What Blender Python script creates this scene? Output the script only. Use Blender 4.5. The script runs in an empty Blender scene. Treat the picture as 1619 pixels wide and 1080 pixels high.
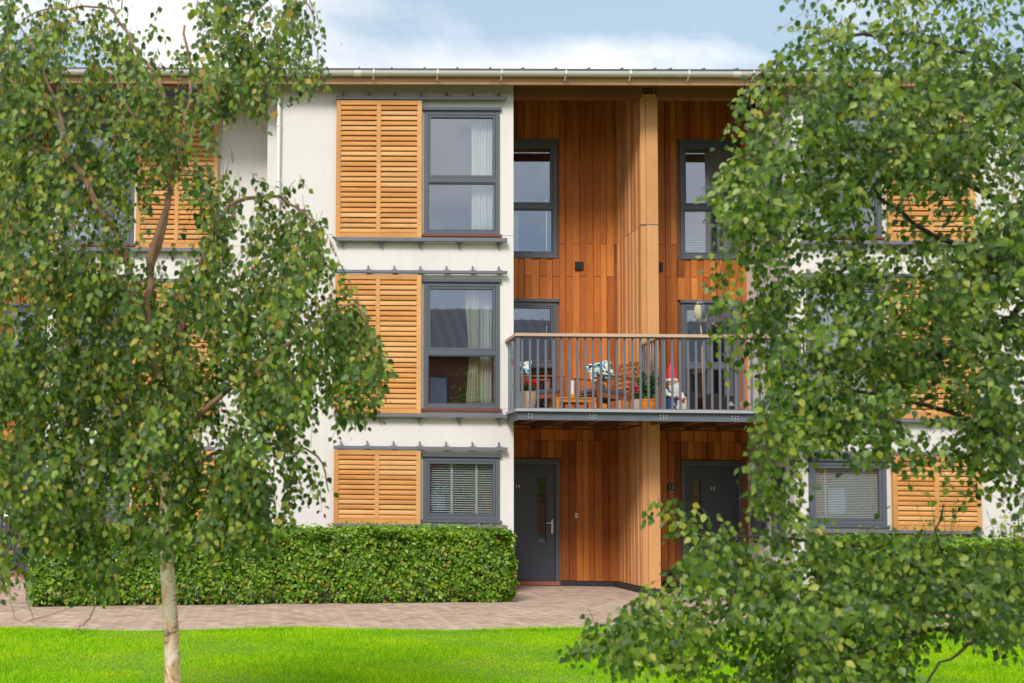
import bpy, math, random
import numpy as np
from mathutils import Vector, Matrix
random.seed(7); RNG = np.random.default_rng(7)
S = bpy.context.scene
COL = S.collection
W, H = 1619.0, 1080.0

# ---------------------------------------------------------------- camera, sky, sun, exposure
YAW, PIT, ROLL, VX, VY, FPX = -0.0226, 0.0521, 0.0119, 414.5, 794.7, 1800.0
CAM = np.array([0.0, -18.0, 1.36])
_F = np.array([math.sin(YAW)*math.cos(PIT), math.cos(YAW)*math.cos(PIT), math.sin(PIT)])
_R0 = np.array([math.cos(YAW), -math.sin(YAW), 0.0]); _U0 = np.cross(_R0, _F)
_R = math.cos(ROLL)*_R0 + math.sin(ROLL)*_U0; _U = -math.sin(ROLL)*_R0 + math.cos(ROLL)*_U0
PX0 = VX - FPX*_R[1]/_F[1]; PY0 = VY + FPX*_U[1]/_F[1]
def at(px, py, Y):
    d = _F + _R*(px-PX0)/FPX - _U*(py-PY0)/FPX
    return CAM + d*((Y-CAM[1])/d[1])
def GP(px, py):
    d = _F + _R*(px-PX0)/FPX - _U*(py-PY0)/FPX
    return CAM - d*(CAM[2]/d[2])
_e0, _e1 = GP(20, 999), GP(1500, 997)
EDGE = lambda x: _e0[1]+(_e1[1]-_e0[1])*(x-_e0[0])/(_e1[0]-_e0[0])      # where the lawn meets the path
def XZ(px, py, Y=0.0):
    p = at(px, py, Y); return float(p[0]), float(p[2])
cam = bpy.data.cameras.new('camera'); camo = bpy.data.objects.new('camera', cam); COL.objects.link(camo)
camo.matrix_world = Matrix(((_R[0], _U[0], -_F[0], CAM[0]), (_R[1], _U[1], -_F[1], CAM[1]), (_R[2], _U[2], -_F[2], CAM[2]), (0, 0, 0, 1)))
cam.sensor_width = 36; cam.lens = 36*FPX/W
cam.shift_x = (W/2-PX0)/W; cam.shift_y = (PY0-H/2)/W
cam.clip_end = 2000
cam.dof.use_dof = True; cam.dof.focus_distance = 17.5; cam.dof.aperture_fstop = 3.2
S.camera = camo
SUN_EL, SUN_AZ = math.radians(42), math.radians(206)   # azimuth clockwise from +Y
world = bpy.data.worlds.new('World'); S.world = world; world.use_nodes = True
wn, wl = world.node_tree.nodes, world.node_tree.links
wn.clear()
wo = wn.new('ShaderNodeOutputWorld'); bg = wn.new('ShaderNodeBackground'); bg.inputs[1].default_value = 0.125
sky = wn.new('ShaderNodeTexSky'); sky.sky_type = 'NISHITA'; sky.sun_disc = False
sky.sun_elevation = SUN_EL; sky.sun_rotation = SUN_AZ; sky.air_density = 0.9; sky.dust_density = 1.6; sky.ozone_density = 1.2
tc = wn.new('ShaderNodeTexCoord'); mp = wn.new('ShaderNodeMapping'); mp.inputs['Scale'].default_value = (1.0, 1.0, 1.7)
mp.inputs['Location'].default_value = (2.1, 1.8, 0.05)
nz = wn.new('ShaderNodeTexNoise'); nz.inputs['Scale'].default_value = 2.3; nz.inputs['Detail'].default_value = 9; nz.inputs['Roughness'].default_value = 0.56; nz.inputs['Distortion'].default_value = 0.25
cr = wn.new('ShaderNodeValToRGB'); cr.color_ramp.elements[0].position = 0.42; cr.color_ramp.elements[1].position = 0.53
nz2 = wn.new('ShaderNodeTexNoise'); nz2.inputs['Scale'].default_value = 6; nz2.inputs['Detail'].default_value = 6
cc = wn.new('ShaderNodeValToRGB')
cc.color_ramp.elements[0].color = (6.0, 6.2, 6.6, 1); cc.color_ramp.elements[0].position = 0.35
cc.color_ramp.elements[1].color = (7.8, 7.75, 7.7, 1); cc.color_ramp.elements[1].position = 0.6
# pale summer blue: a touch of the sky's own white veil over the Nishita blue
veil = wn.new('ShaderNodeMixRGB'); veil.inputs[0].default_value = 0.62; veil.inputs[2].default_value = (4.1, 5.2, 5.9, 1)
mx = wn.new('ShaderNodeMixRGB')
wl.new(tc.outputs['Generated'], mp.inputs[0]); wl.new(mp.outputs[0], nz.inputs[0]); wl.new(mp.outputs[0], nz2.inputs[0])
wl.new(nz.outputs[0], cr.inputs[0]); wl.new(nz2.outputs[0], cc.inputs[0])
wl.new(sky.outputs[0], veil.inputs[1]); wl.new(veil.outputs[0], mx.inputs[1])
wl.new(cr.outputs[0], mx.inputs[0]); wl.new(cc.outputs[0], mx.inputs[2]); wl.new(mx.outputs[0], bg.inputs[0]); wl.new(bg.outputs[0], wo.inputs[0])
sl = bpy.data.lights.new('sun', 'SUN'); sl.energy = 2.5; sl.angle = math.radians(17); sl.color = (1.0, 0.96, 0.90)
so = bpy.data.objects.new('sun', sl); COL.objects.link(so)
sd = Vector((math.sin(SUN_AZ)*math.cos(SUN_EL), math.cos(SUN_AZ)*math.cos(SUN_EL), math.sin(SUN_EL)))
so.rotation_euler = sd.to_track_quat('Z', 'Y').to_euler()
S.view_settings.view_transform = 'Standard'; S.view_settings.look = 'None'; S.view_settings.gamma = 1
S.view_settings.exposure = 0.38

# ---------------------------------------------------------------- materials
MATS = {}
def newmat(name):
    m = bpy.data.materials.new(name); m.use_nodes = True
    n, l = m.node_tree.nodes, m.node_tree.links
    n.clear(); out = n.new('ShaderNodeOutputMaterial'); MATS[name] = m
    return m, n, l, out
def ramp(n, stops):
    r = n.new('ShaderNodeValToRGB'); e = r.color_ramp.elements
    while len(e) < len(stops): e.new(0.5)
    for i, (p, c) in enumerate(stops): e[i].position = p; e[i].color = (*c, 1)
    return r
def coords(n, l, scale=(1, 1, 1), kind='Object'):
    t = n.new('ShaderNodeTexCoord'); m = n.new('ShaderNodeMapping'); m.inputs['Scale'].default_value = scale
    l.new(t.outputs[kind], m.inputs[0]); return m.outputs[0]
def noise(n, l, vec, scale, detail=4, rough=0.55, dist=0):
    t = n.new('ShaderNodeTexNoise'); t.inputs['Scale'].default_value = scale; t.inputs['Detail'].default_value = detail
    t.inputs['Roughness'].default_value = rough; t.inputs['Distortion'].default_value = dist
    l.new(vec, t.inputs['Vector']); return t.outputs[0]
def mixc(n, l, fac, a, b, mode='MIX'):
    m = n.new('ShaderNodeMixRGB'); m.blend_type = mode
    for i, v in ((0, fac), (1, a), (2, b)):
        if isinstance(v, (int, float)): m.inputs[i].default_value = v
        elif isinstance(v, tuple): m.inputs[i].default_value = (*v, 1)
        else: l.new(v, m.inputs[i])
    return m.outputs[0]
def mathn(n, l, op, a, b=0.0):
    m = n.new('ShaderNodeMath'); m.operation = op
    for i, v in ((0, a), (1, b)):
        if isinstance(v, (int, float)): m.inputs[i].default_value = v
        else: l.new(v, m.inputs[i])
    return m.outputs[0]
def finish(n, l, out, col, rough=0.6, metal=0, bump=None, bs=0.2, bd=0.01, spec=0.5, coat=0):
    p = n.new('ShaderNodeBsdfPrincipled')
    if isinstance(col, tuple): p.inputs['Base Color'].default_value = (*col, 1)
    else: l.new(col, p.inputs['Base Color'])
    if isinstance(rough, (int, float)): p.inputs['Roughness'].default_value = rough
    else: l.new(rough, p.inputs['Roughness'])
    p.inputs['Metallic'].default_value = metal; p.inputs['Specular IOR Level'].default_value = spec
    p.inputs['Coat Weight'].default_value = coat
    if bump is not None:
        b = n.new('ShaderNodeBump'); b.inputs['Strength'].default_value = bs; b.inputs['Distance'].default_value = bd
        l.new(bump, b.inputs['Height']); l.new(b.outputs[0], p.inputs['Normal'])
    l.new(p.outputs[0], out.inputs[0]); return p
def plain(name, col, rough=0.55, metal=0, var=0.12, scale=9, bs=0.12, spec=0.4, coat=0):
    m, n, l, out = newmat(name); v = coords(n, l); f = noise(n, l, v, scale, 5)
    f2 = noise(n, l, v, scale*9, 3)
    a = tuple(c*(1-var) for c in col); b = tuple(min(1, c*(1+var)) for c in col)
    c = mixc(n, l, f, a, b)
    finish(n, l, out, c, rough, metal, f2, bs, 0.002, spec, coat); return m
def island(n):
    return n.new('ShaderNodeNewGeometry').outputs['Random Per Island']
def wood(name, stops, scale=(30, 30, 1.3), rough=0.6, dark=0.45, streak=0.5):
    m, n, l, out = newmat(name); r = island(n)
    base = ramp(n, stops); l.new(r, base.inputs[0])
    # grain, offset for every board
    t = n.new('ShaderNodeTexCoord'); ad = n.new('ShaderNodeVectorMath'); ad.operation = 'ADD'
    cx = n.new('ShaderNodeCombineXYZ'); k = mathn(n, l, 'MULTIPLY', r, 37.0)
    for i in range(3): l.new(k, cx.inputs[i])
    l.new(t.outputs['Object'], ad.inputs[0]); l.new(cx.outputs[0], ad.inputs[1])
    mp = n.new('ShaderNodeMapping'); mp.inputs['Scale'].default_value = scale; l.new(ad.outputs[0], mp.inputs[0])
    g = noise(n, l, mp.outputs[0], 1.6, 6, 0.6, 1.2)
    gr = ramp(n, [(0.3, (1-dark,)*3), (0.55, (1, 1, 1)), (0.8, (1-dark*0.35,)*3)]); l.new(g, gr.inputs[0])
    c = mixc(n, l, 0.8, base.outputs[0], gr.outputs[0], 'MULTIPLY')
    big = noise(n, l, ad.outputs[0], 0.9, 4)
    br = ramp(n, [(0.35, (0.72, 0.66, 0.62)), (0.65, (1.1, 1.08, 1.05))]); l.new(big, br.inputs[0])
    c = mixc(n, l, streak, c, br.outputs[0], 'MULTIPLY')
    vo = n.new('ShaderNodeTexVoronoi'); vo.inputs['Scale'].default_value = 3.2; l.new(t.outputs['Object'], vo.inputs['Vector'])
    kn = ramp(n, [(0.025, (0.25, 0.14, 0.08)), (0.05, (1, 1, 1))]); l.new(vo.outputs['Distance'], kn.inputs[0])
    c = mixc(n, l, 0.7, c, kn.outputs[0], 'MULTIPLY')
    finish(n, l, out, c, rough, 0, g, 0.25, 0.003, 0.3); return m
wood('cladding', [(0, (0.24, 0.070, 0.018)), (0.15, (0.40, 0.115, 0.024)), (0.5, (0.54, 0.165, 0.030)), (0.8, (0.62, 0.205, 0.038)), (1, (0.70, 0.27, 0.06))], dark=0.5)
wood('partition_wood', [(0, (0.50, 0.20, 0.065)), (0.4, (0.64, 0.29, 0.11)), (1, (0.76, 0.42, 0.19))], dark=0.35, streak=0.4)
wood('post_wood', [(0, (0.58, 0.27, 0.10)), (1, (0.64, 0.33, 0.14))], dark=0.2, streak=0.3)
wood('shutter_wood', [(0, (0.62, 0.27, 0.075)), (0.5, (0.70, 0.34, 0.11)), (1, (0.74, 0.42, 0.17))], scale=(1.3, 30, 30), dark=0.3, streak=0.6)
wood('fascia_wood', [(0, (0.52, 0.25, 0.12)), (0.5, (0.58, 0.33, 0.18)), (1, (0.64, 0.42, 0.27))], scale=(1.3, 30, 30), dark=0.3)
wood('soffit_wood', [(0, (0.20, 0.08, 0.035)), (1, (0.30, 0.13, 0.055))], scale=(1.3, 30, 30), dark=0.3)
wood('rail_wood', [(0, (0.56, 0.40, 0.30)), (1, (0.62, 0.43, 0.30))], scale=(1.3, 30, 30), dark=0.3)
wood('furniture_wood', [(0, (0.62, 0.24, 0.04)), (1, (0.70, 0.30, 0.06))], scale=(8, 8, 8), dark=0.25)
wood('dark_furniture_wood', [(0, (0.32, 0.10, 0.03)), (1, (0.42, 0.15, 0.05))], scale=(8, 8, 8), dark=0.3)
# white render: faint mottling, rain streaks, green algae below the eaves
m, n, l, out = newmat('render'); v = coords(n, l)
f = noise(n, l, v, 0.7, 6, 0.6); base = ramp(n, [(0.3, (0.70, 0.665, 0.64)), (0.7, (0.76, 0.725, 0.70))]); l.new(f, base.inputs[0])
vs = coords(n, l, (5, 5, 0.35)); st = noise(n, l, vs, 1.5, 5, 0.6); sr = ramp(n, [(0.32, (0.95, 0.945, 0.93)), (0.55, (1, 1, 1))]); l.new(st, sr.inputs[0])
c = mixc(n, l, 0.7, base.outputs[0], sr.outputs[0], 'MULTIPLY')
sx = n.new('ShaderNodeSeparateXYZ'); l.new(coords(n, l), sx.inputs[0])
zz = mathn(n, l, 'ADD', sx.outputs[2], mathn(n, l, 'MULTIPLY', noise(n, l, v, 2.5, 4), 0.35))
al = ramp(n, [(0, (0, 0, 0)), (1, (1, 1, 1))]); mr = n.new('ShaderNodeMapRange'); mr.inputs[1].default_value = 7.98; mr.inputs[2].default_value = 8.25
l.new(zz, mr.inputs[0]); c = mixc(n, l, mathn(n, l, 'MULTIPLY', mr.outputs[0], 0.6), c, (0.38, 0.37, 0.26))
fine = noise(n, l, v, 160, 3); finish(n, l, out, c, 0.85, 0, fine, 0.25, 0.004, 0.2)
plain('grey_paint', (0.105, 0.118, 0.145), 0.42, var=0.10, scale=4, bs=0.05)
plain('grey_rail', (0.16, 0.165, 0.185), 0.5, var=0.2, scale=6)
plain('door_paint', (0.060, 0.069, 0.092), 0.36, var=0.12, scale=3, bs=0.05)
plain('baluster_paint', (0.13, 0.142, 0.175), 0.45, var=0.15, scale=5)
plain('steel_grey', (0.12, 0.135, 0.165), 0.45, var=0.2, scale=5)
plain('galvanised', (0.42, 0.43, 0.44), 0.45, 0.3, var=0.15)
plain('bolt_metal', (0.62, 0.62, 0.62), 0.35, 0.5)
plain('chrome', (0.75, 0.75, 0.74), 0.25, 0.8)
plain('sill_red', (0.20, 0.055, 0.04), 0.5)
plain('black_plastic', (0.015, 0.015, 0.017), 0.5)
plain('black_base', (0.035, 0.037, 0.045), 0.75, var=0.35)
plain('white_plastic', (0.78, 0.77, 0.74), 0.4)
plain('roof_metal', (0.10, 0.10, 0.11), 0.4, 0.3)
plain('slate_grey', (0.24, 0.25, 0.27), 0.5)
plain('interior', (0.30, 0.29, 0.28), 0.9)
plain('curtain_white', (0.78, 0.77, 0.72), 0.9, var=0.06)
plain('curtain_cream', (0.70, 0.66, 0.52), 0.9, var=0.08)
plain('blind', (0.90, 0.90, 0.88), 0.5, var=0.04)
plain('terracotta_beige', (0.55, 0.40, 0.28), 0.8)
plain('glazed_orange', (0.80, 0.25, 0.03), 0.3)
plain('red_flower', (0.80, 0.02, 0.02), 0.6)
plain('crimson_flower', (0.60, 0.01, 0.08), 0.6)
plain('candle_wax', (0.85, 0.80, 0.78), 0.5)
plain('yellow_glaze', (0.80, 0.42, 0.03), 0.4)
plain('grey_cushion', (0.13, 0.13, 0.14), 0.95)
plain('gnome_red', (0.75, 0.06, 0.07), 0.5); plain('gnome_blue', (0.03, 0.07, 0.17), 0.5)
plain('gnome_white', (0.78, 0.75, 0.70), 0.6); plain('skin', (0.62, 0.38, 0.28), 0.5)
plain('cream_enamel', (0.72, 0.68, 0.55), 0.4)
plain('rattan', (0.028, 0.018, 0.018), 0.6, var=0.4, scale=40, bs=0.6)
plain('bird_grey', (0.10, 0.10, 0.13), 0.6, var=0.5, scale=30); plain('bird_breast', (0.42, 0.40, 0.26), 0.7, var=0.4, scale=40)
plain('bird_green', (0.10, 0.14, 0.04), 0.7)
plain('brown_figure', (0.42, 0.20, 0.09), 0.7); plain('yellow_petal', (0.85, 0.42, 0.02), 0.6)
plain('white_flower', (0.85, 0.84, 0.75), 0.7)
plain('brick_red', (0.33, 0.13, 0.08), 0.85, var=0.3, scale=14)
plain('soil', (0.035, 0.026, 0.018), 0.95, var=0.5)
plain('cobweb', (0.30, 0.25, 0.22), 0.9)
# gutter: pale grey plastic with green growth in patches
m, n, l, out = newmat('gutter'); v = coords(n, l)
f = noise(n, l, v, 1.6, 6, 0.7); g = ramp(n, [(0.56, (0.60, 0.59, 0.55)), (0.72, (0.26, 0.28, 0.15))]); l.new(f, g.inputs[0])
finish(n, l, out, g.outputs[0], 0.45)
# paving blocks
m, n, l, out = newmat('paver'); r = island(n)
b = ramp(n, [(0, (0.37, 0.26, 0.20)), (0.25, (0.44, 0.32, 0.25)), (0.8, (0.50, 0.37, 0.29)), (1, (0.56, 0.42, 0.33))]); l.new(r, b.inputs[0])
v = coords(n, l); f = noise(n, l, v, 1.1, 6, 0.6); s1 = ramp(n, [(0.35, (0.90, 0.89, 0.87)), (0.6, (1.05, 1.04, 1.02))]); l.new(f, s1.inputs[0])
c = mixc(n, l, 0.9, b.outputs[0], s1.outputs[0], 'MULTIPLY'); g = noise(n, l, v, 130, 4)
c = mixc(n, l, 0.25, c, ramp(n, [(0.3, (0.5, 0.5, 0.5)), (0.6, (1.1, 1.1, 1.1))]).outputs[0], 'MULTIPLY')
finish(n, l, out, c, 0.85, 0, g, 0.3, 0.003, 0.3)
plain('joint_sand', (0.05, 0.045, 0.025), 0.95, var=0.5, scale=5)
m, n, l, out = newmat('turf_soil'); v = coords(n, l); f = noise(n, l, v, 5, 6)
g = ramp(n, [(0.3, (0.09, 0.17, 0.003)), (0.7, (0.13, 0.24, 0.004))]); l.new(f, g.inputs[0]); finish(n, l, out, g.outputs[0], 0.95)
plain('far_ground', (0.10, 0.12, 0.06), 0.95, var=0.3)
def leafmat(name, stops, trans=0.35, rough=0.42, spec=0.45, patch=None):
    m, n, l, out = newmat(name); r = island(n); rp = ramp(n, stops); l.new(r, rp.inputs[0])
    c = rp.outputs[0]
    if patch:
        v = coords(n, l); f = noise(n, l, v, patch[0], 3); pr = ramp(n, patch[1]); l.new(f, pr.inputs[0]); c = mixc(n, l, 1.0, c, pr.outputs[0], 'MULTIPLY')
    p = n.new('ShaderNodeBsdfPrincipled'); l.new(c, p.inputs['Base Color']); p.inputs['Roughness'].default_value = rough; p.inputs['Specular IOR Level'].default_value = spec
    t = n.new('ShaderNodeBsdfTranslucent'); h = n.new('ShaderNodeHueSaturation'); h.inputs['Value'].default_value = 1.5; h.inputs['Saturation'].default_value = 1.15
    l.new(c, h.inputs['Color']); l.new(h.outputs[0], t.inputs[0])
    mx = n.new('ShaderNodeMixShader'); mx.inputs[0].default_value = trans; l.new(p.outputs[0], mx.inputs[1]); l.new(t.outputs[0], mx.inputs[2]); l.new(mx.outputs[0], out.inputs[0])
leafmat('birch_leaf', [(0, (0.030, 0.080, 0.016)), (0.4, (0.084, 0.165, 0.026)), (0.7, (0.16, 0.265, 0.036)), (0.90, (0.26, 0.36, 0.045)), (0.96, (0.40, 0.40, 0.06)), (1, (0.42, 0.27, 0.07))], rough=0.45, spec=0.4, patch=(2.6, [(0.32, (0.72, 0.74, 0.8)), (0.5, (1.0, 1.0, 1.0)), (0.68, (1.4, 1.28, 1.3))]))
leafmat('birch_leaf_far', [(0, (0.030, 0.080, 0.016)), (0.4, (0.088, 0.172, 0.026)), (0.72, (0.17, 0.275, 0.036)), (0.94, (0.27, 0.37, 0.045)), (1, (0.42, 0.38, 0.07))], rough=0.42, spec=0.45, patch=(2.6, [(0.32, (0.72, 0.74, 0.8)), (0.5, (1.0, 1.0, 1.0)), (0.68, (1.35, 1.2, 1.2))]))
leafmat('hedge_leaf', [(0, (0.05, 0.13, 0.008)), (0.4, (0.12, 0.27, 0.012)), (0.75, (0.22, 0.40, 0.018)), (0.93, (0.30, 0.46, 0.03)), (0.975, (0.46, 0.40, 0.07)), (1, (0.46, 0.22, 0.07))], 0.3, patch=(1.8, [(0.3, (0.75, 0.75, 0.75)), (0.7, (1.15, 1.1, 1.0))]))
leafmat('bright_leaf', [(0, (0.10, 0.22, 0.01)), (0.6, (0.20, 0.36, 0.02)), (1, (0.32, 0.44, 0.04))], 0.35)
leafmat('pot_leaf', [(0, (0.02, 0.09, 0.015)), (1, (0.07, 0.17, 0.03))], 0.3)
leafmat('catkin', [(0, (0.24, 0.23, 0.05)), (0.5, (0.36, 0.27, 0.07)), (1, (0.40, 0.22, 0.08))], 0.2, 0.8, 0.1)
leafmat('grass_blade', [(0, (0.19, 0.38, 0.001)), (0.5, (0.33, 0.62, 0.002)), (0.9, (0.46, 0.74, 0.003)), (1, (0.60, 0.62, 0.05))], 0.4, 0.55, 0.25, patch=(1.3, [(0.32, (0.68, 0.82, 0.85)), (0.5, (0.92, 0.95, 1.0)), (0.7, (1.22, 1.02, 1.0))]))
leafmat('daisy', [(0, (0.8, 0.8, 0.7)), (1, (0.85, 0.8, 0.4))], 0.1)
# birch bark
m, n, l, out = newmat('bark_white'); v = coords(n, l, (7, 7, 3.2)); f = noise(n, l, v, 1.9, 8, 0.7, 0.7)
g = ramp(n, [(0.37, (0.06, 0.045, 0.035)), (0.41, (0.50, 0.29, 0.16)), (0.50, (0.84, 0.56, 0.38)), (0.57, (0.92, 0.78, 0.66)), (0.75, (0.94, 0.86, 0.78))]); l.new(f, g.inputs[0])
v2 = coords(n, l, (7, 7, 38)); f2 = noise(n, l, v2, 1.3, 4, 0.6); g2 = ramp(n, [(0.36, (0.10, 0.08, 0.07)), (0.41, (1, 1, 1))]); l.new(f2, g2.inputs[0])
c = mixc(n, l, 0.75, g.outputs[0], g2.outputs[0], 'MULTIPLY'); finish(n, l, out, c, 0.7, 0, f, 0.5, 0.01, 0.3)
plain('bark_brown', (0.33, 0.19, 0.12), 0.75, var=0.5, scale=9, bs=0.5)
plain('twig', (0.085, 0.045, 0.038), 0.7, var=0.4)
plain('twig_dark', (0.05, 0.035, 0.028), 0.8, var=0.4)
# window glass: clear, with the strong reflection of coated double glazing
m, n, l, out = newmat('glass')
tr = n.new('ShaderNodeBsdfTransparent'); tr.inputs[0].default_value = (0.86, 0.90, 0.89, 1)
gl = n.new('ShaderNodeBsdfGlossy'); gl.inputs['Roughness'].default_value = 0.012; gl.inputs['Color'].default_value = (0.80, 0.83, 0.95, 1)
fr = n.new('ShaderNodeLayerWeight'); fr.inputs[0].default_value = 0.5
fb = noise(n, l, coords(n, l), 1.4, 2); bp = n.new('ShaderNodeBump'); bp.inputs['Strength'].default_value = 0.03; bp.inputs['Distance'].default_value = 0.015; l.new(fb, bp.inputs['Height']); l.new(bp.outputs[0], gl.inputs['Normal'])
fa = mathn(n, l, 'ADD', mathn(n, l, 'MULTIPLY', mathn(n, l, 'POWER', fr.outputs['Facing'], 4.0), 0.8), 0.20)
mxs = n.new('ShaderNodeMixShader'); l.new(fa, mxs.inputs[0]); l.new(tr.outputs[0], mxs.inputs[1]); l.new(gl.outputs[0], mxs.inputs[2]); l.new(mxs.outputs[0], out.inputs[0])
# patterned cushion
m, n, l, out = newmat('patterned_fabric'); v = coords(n, l, (11, 11, 20))
vo = n.new('ShaderNodeTexVoronoi'); vo.inputs['Scale'].default_value = 2.2; vo.inputs['Randomness'].default_value = 1
wv = mixc(n, l, 0.35, v, n.new('ShaderNodeTexNoise').outputs['Color'], 'ADD'); l.new(wv, vo.inputs['Vector'])
rr = n.new('ShaderNodeSeparateColor'); l.new(vo.outputs['Color'], rr.inputs[0])
g = ramp(n, [(0, (0.75, 0.75, 0.72)), (0.2, (0.02, 0.02, 0.03)), (0.36, (0.80, 0.55, 0.05)), (0.50, (0.20, 0.45, 0.62)), (0.64, (0.02, 0.02, 0.03)), (0.78, (0.30, 0.55, 0.60))]); g.color_ramp.interpolation = 'CONSTANT'
l.new(rr.outputs[0], g.inputs[0]); finish(n, l, out, g.outputs[0], 0.9)
M = MATS

# ---------------------------------------------------------------- mesh helpers
def tag(o, label=None, cat=None, group=None, kind=None):
    if label: o['label'] = label
    if cat: o['category'] = cat
    if group: o['group'] = group
    if kind: o['kind'] = kind
    return o
def wloc(o):
    v = Vector((0, 0, 0))
    while o is not None: v += o.location; o = o.parent
    return v
def link(name, me, parent=None, org=(0, 0, 0)):
    o = bpy.data.objects.new(name, me); COL.objects.link(o)
    if parent is not None: o.parent = parent
    else: o.location = org
    return o
def empty(name, org, label, cat, group=None):
    o = bpy.data.objects.new(name, None); COL.objects.link(o); o.location = org; o.empty_display_size = 0.1
    return tag(o, label, cat, group)
class MB:
    def __init__(s): s.v = []; s.f = []; s.n = 0
    def add(s, vs, fs):
        s.v.extend([tuple(map(float, q)) for q in vs]); s.f.extend([tuple(i+s.n for i in f) for f in fs]); s.n += len(vs); return s
    def box(s, x0, x1, y0, y1, z0, z1):
        x0, x1 = sorted((x0, x1)); y0, y1 = sorted((y0, y1)); z0, z1 = sorted((z0, z1))
        v = [(x0, y0, z0), (x1, y0, z0), (x1, y1, z0), (x0, y1, z0), (x0, y0, z1), (x1, y0, z1), (x1, y1, z1), (x0, y1, z1)]
        return s.add(v, [(0, 3, 2, 1), (4, 5, 6, 7), (0, 1, 5, 4), (1, 2, 6, 5), (2, 3, 7, 6), (3, 0, 4, 7)])
    def hexa(s, v):   # 8 corners, bottom ring then top ring
        return s.add(v, [(0, 3, 2, 1), (4, 5, 6, 7), (0, 1, 5, 4), (1, 2, 6, 5), (2, 3, 7, 6), (3, 0, 4, 7)])
    def bar(s, a, b, w, h=None, up=(0, 0, 1)):
        h = h or w; a = Vector(a); b = Vector(b); d = (b-a).normalized(); u = Vector(up)
        if abs(d.dot(u)) > 0.95: u = Vector((0, 1, 0))
        r = d.cross(u).normalized(); u = r.cross(d)
        c = [(-w/2, -h/2), (w/2, -h/2), (w/2, h/2), (-w/2, h/2)]
        return s.hexa([a+r*i+u*j for i, j in c]+[b+r*i+u*j for i, j in c])
    def tube(s, pts, rad, k=8, cap=True):
        pts = [Vector(p) for p in pts]
        if isinstance(rad, (int, float)): rad = [rad]*len(pts)
        vs = []; fs = []; pr = None
        for i, p in enumerate(pts):
            d = (pts[min(i+1, len(pts)-1)]-pts[max(i-1, 0)]).normalized()
            if pr is None:
                u = Vector((0, 0, 1)) if abs(d.z) < 0.9 else Vector((1, 0, 0)); pr = d.cross(u).normalized()
            else: pr = (pr-d*pr.dot(d)).normalized()
            q = d.cross(pr)
            for j in range(k):
                a = 2*math.pi*j/k; vs.append(p+(pr*math.cos(a)+q*math.sin(a))*rad[i])
        for i in range(len(pts)-1):
            for j in range(k): fs.append((i*k+j, i*k+(j+1) % k, (i+1)*k+(j+1) % k, (i+1)*k+j))
        if cap: fs.append(tuple(range(k))[::-1]); fs.append(tuple((len(pts)-1)*k+j for j in range(k)))
        return s.add(vs, fs)
    def lathe(s, c, prof, k=20, sx=1, sy=1):
        vs = []; fs = []
        for r, z in prof:
            for j in range(k):
                a = 2*math.pi*j/k; vs.append((c[0]+r*sx*math.cos(a), c[1]+r*sy*math.sin(a), c[2]+z))
        for i in range(len(prof)-1):
            for j in range(k): fs.append((i*k+j, i*k+(j+1) % k, (i+1)*k+(j+1) % k, (i+1)*k+j))
        fs.append(tuple(range(k))[::-1]); fs.append(tuple((len(prof)-1)*k+j for j in range(k)))
        return s.add(vs, fs)
    def ball(s, c, r, k=12, m=8, sx=1, sy=1, sz=1):
        prof = [(r*math.sin(math.pi*i/m)+1e-5, -r*sz*math.cos(math.pi*i/m)) for i in range(m+1)]
        return s.lathe(c, prof, k, sx, sy)
    def build(s, name, mat, parent=None, org=(0, 0, 0), smooth=False, bevel=0):
        o0 = wloc(parent) if parent is not None else Vector(org)
        me = bpy.data.meshes.new(name); me.from_pydata([(x-o0.x, y-o0.y, z-o0.z) for x, y, z in s.v], [], s.f)
        me.materials.append(M[mat]); me.update()
        if smooth:
            me.shade_smooth()
            try: me.set_sharp_from_angle(angle=math.radians(42))
            except Exception: pass
        o = link(name, me, parent, org)
        if bevel:
            b = o.modifiers.new('bevel', 'BEVEL'); b.width = bevel; b.segments = 2; b.limit_method = 'ANGLE'
        return o
def npmesh(name, V, Fidx, loops_per, mat, parent=None, org=(0, 0, 0)):
    """V (n,3); Fidx flat vertex indices; loops_per (nf,) corner counts"""
    o0 = np.array(wloc(parent) if parent is not None else Vector(org)); V = np.asarray(V, float)-o0
    me = bpy.data.meshes.new(name); me.vertices.add(len(V)); me.vertices.foreach_set('co', V.ravel())
    me.loops.add(len(Fidx)); me.loops.foreach_set('vertex_index', Fidx.astype(np.int32))
    st = np.concatenate([[0], np.cumsum(loops_per)[:-1]]).astype(np.int32)
    me.polygons.add(len(loops_per)); me.polygons.foreach_set('loop_start', st)
    me.materials.append(M[mat]); me.update(calc_edges=True); me.validate()
    return link(name, me, parent, org)
LEAF = (np.array([(0, 0, 0), (.36, .30, .05), (.27, .62, .04), (0, 1, -.04), (-.27, .62, .04), (-.36, .30, .05), (0, .5, -.02)]),
        [(0, 1, 2, 6), (6, 2, 3), (0, 6, 4, 5), (6, 3, 4)])
SIMPLE = (np.array([(0, 0, 0), (.30, .42, .06), (0, 1, 0), (-.30, .42, .06)]), [(0, 1, 2), (0, 2, 3)])
OVAL = (np.array([(0, 0, 0), (.26, .25, .05), (.30, .6, .05), (0, 1, -.03), (-.30, .6, .05), (-.26, .25, .05)]), [(0, 1, 2, 3), (0, 3, 4, 5)])
BLADE = (np.array([(-.5, 0, 0), (.5, 0, 0), (.3, .6, .12), (0, 1, .35)]), [(0, 1, 2, 3)])
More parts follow.
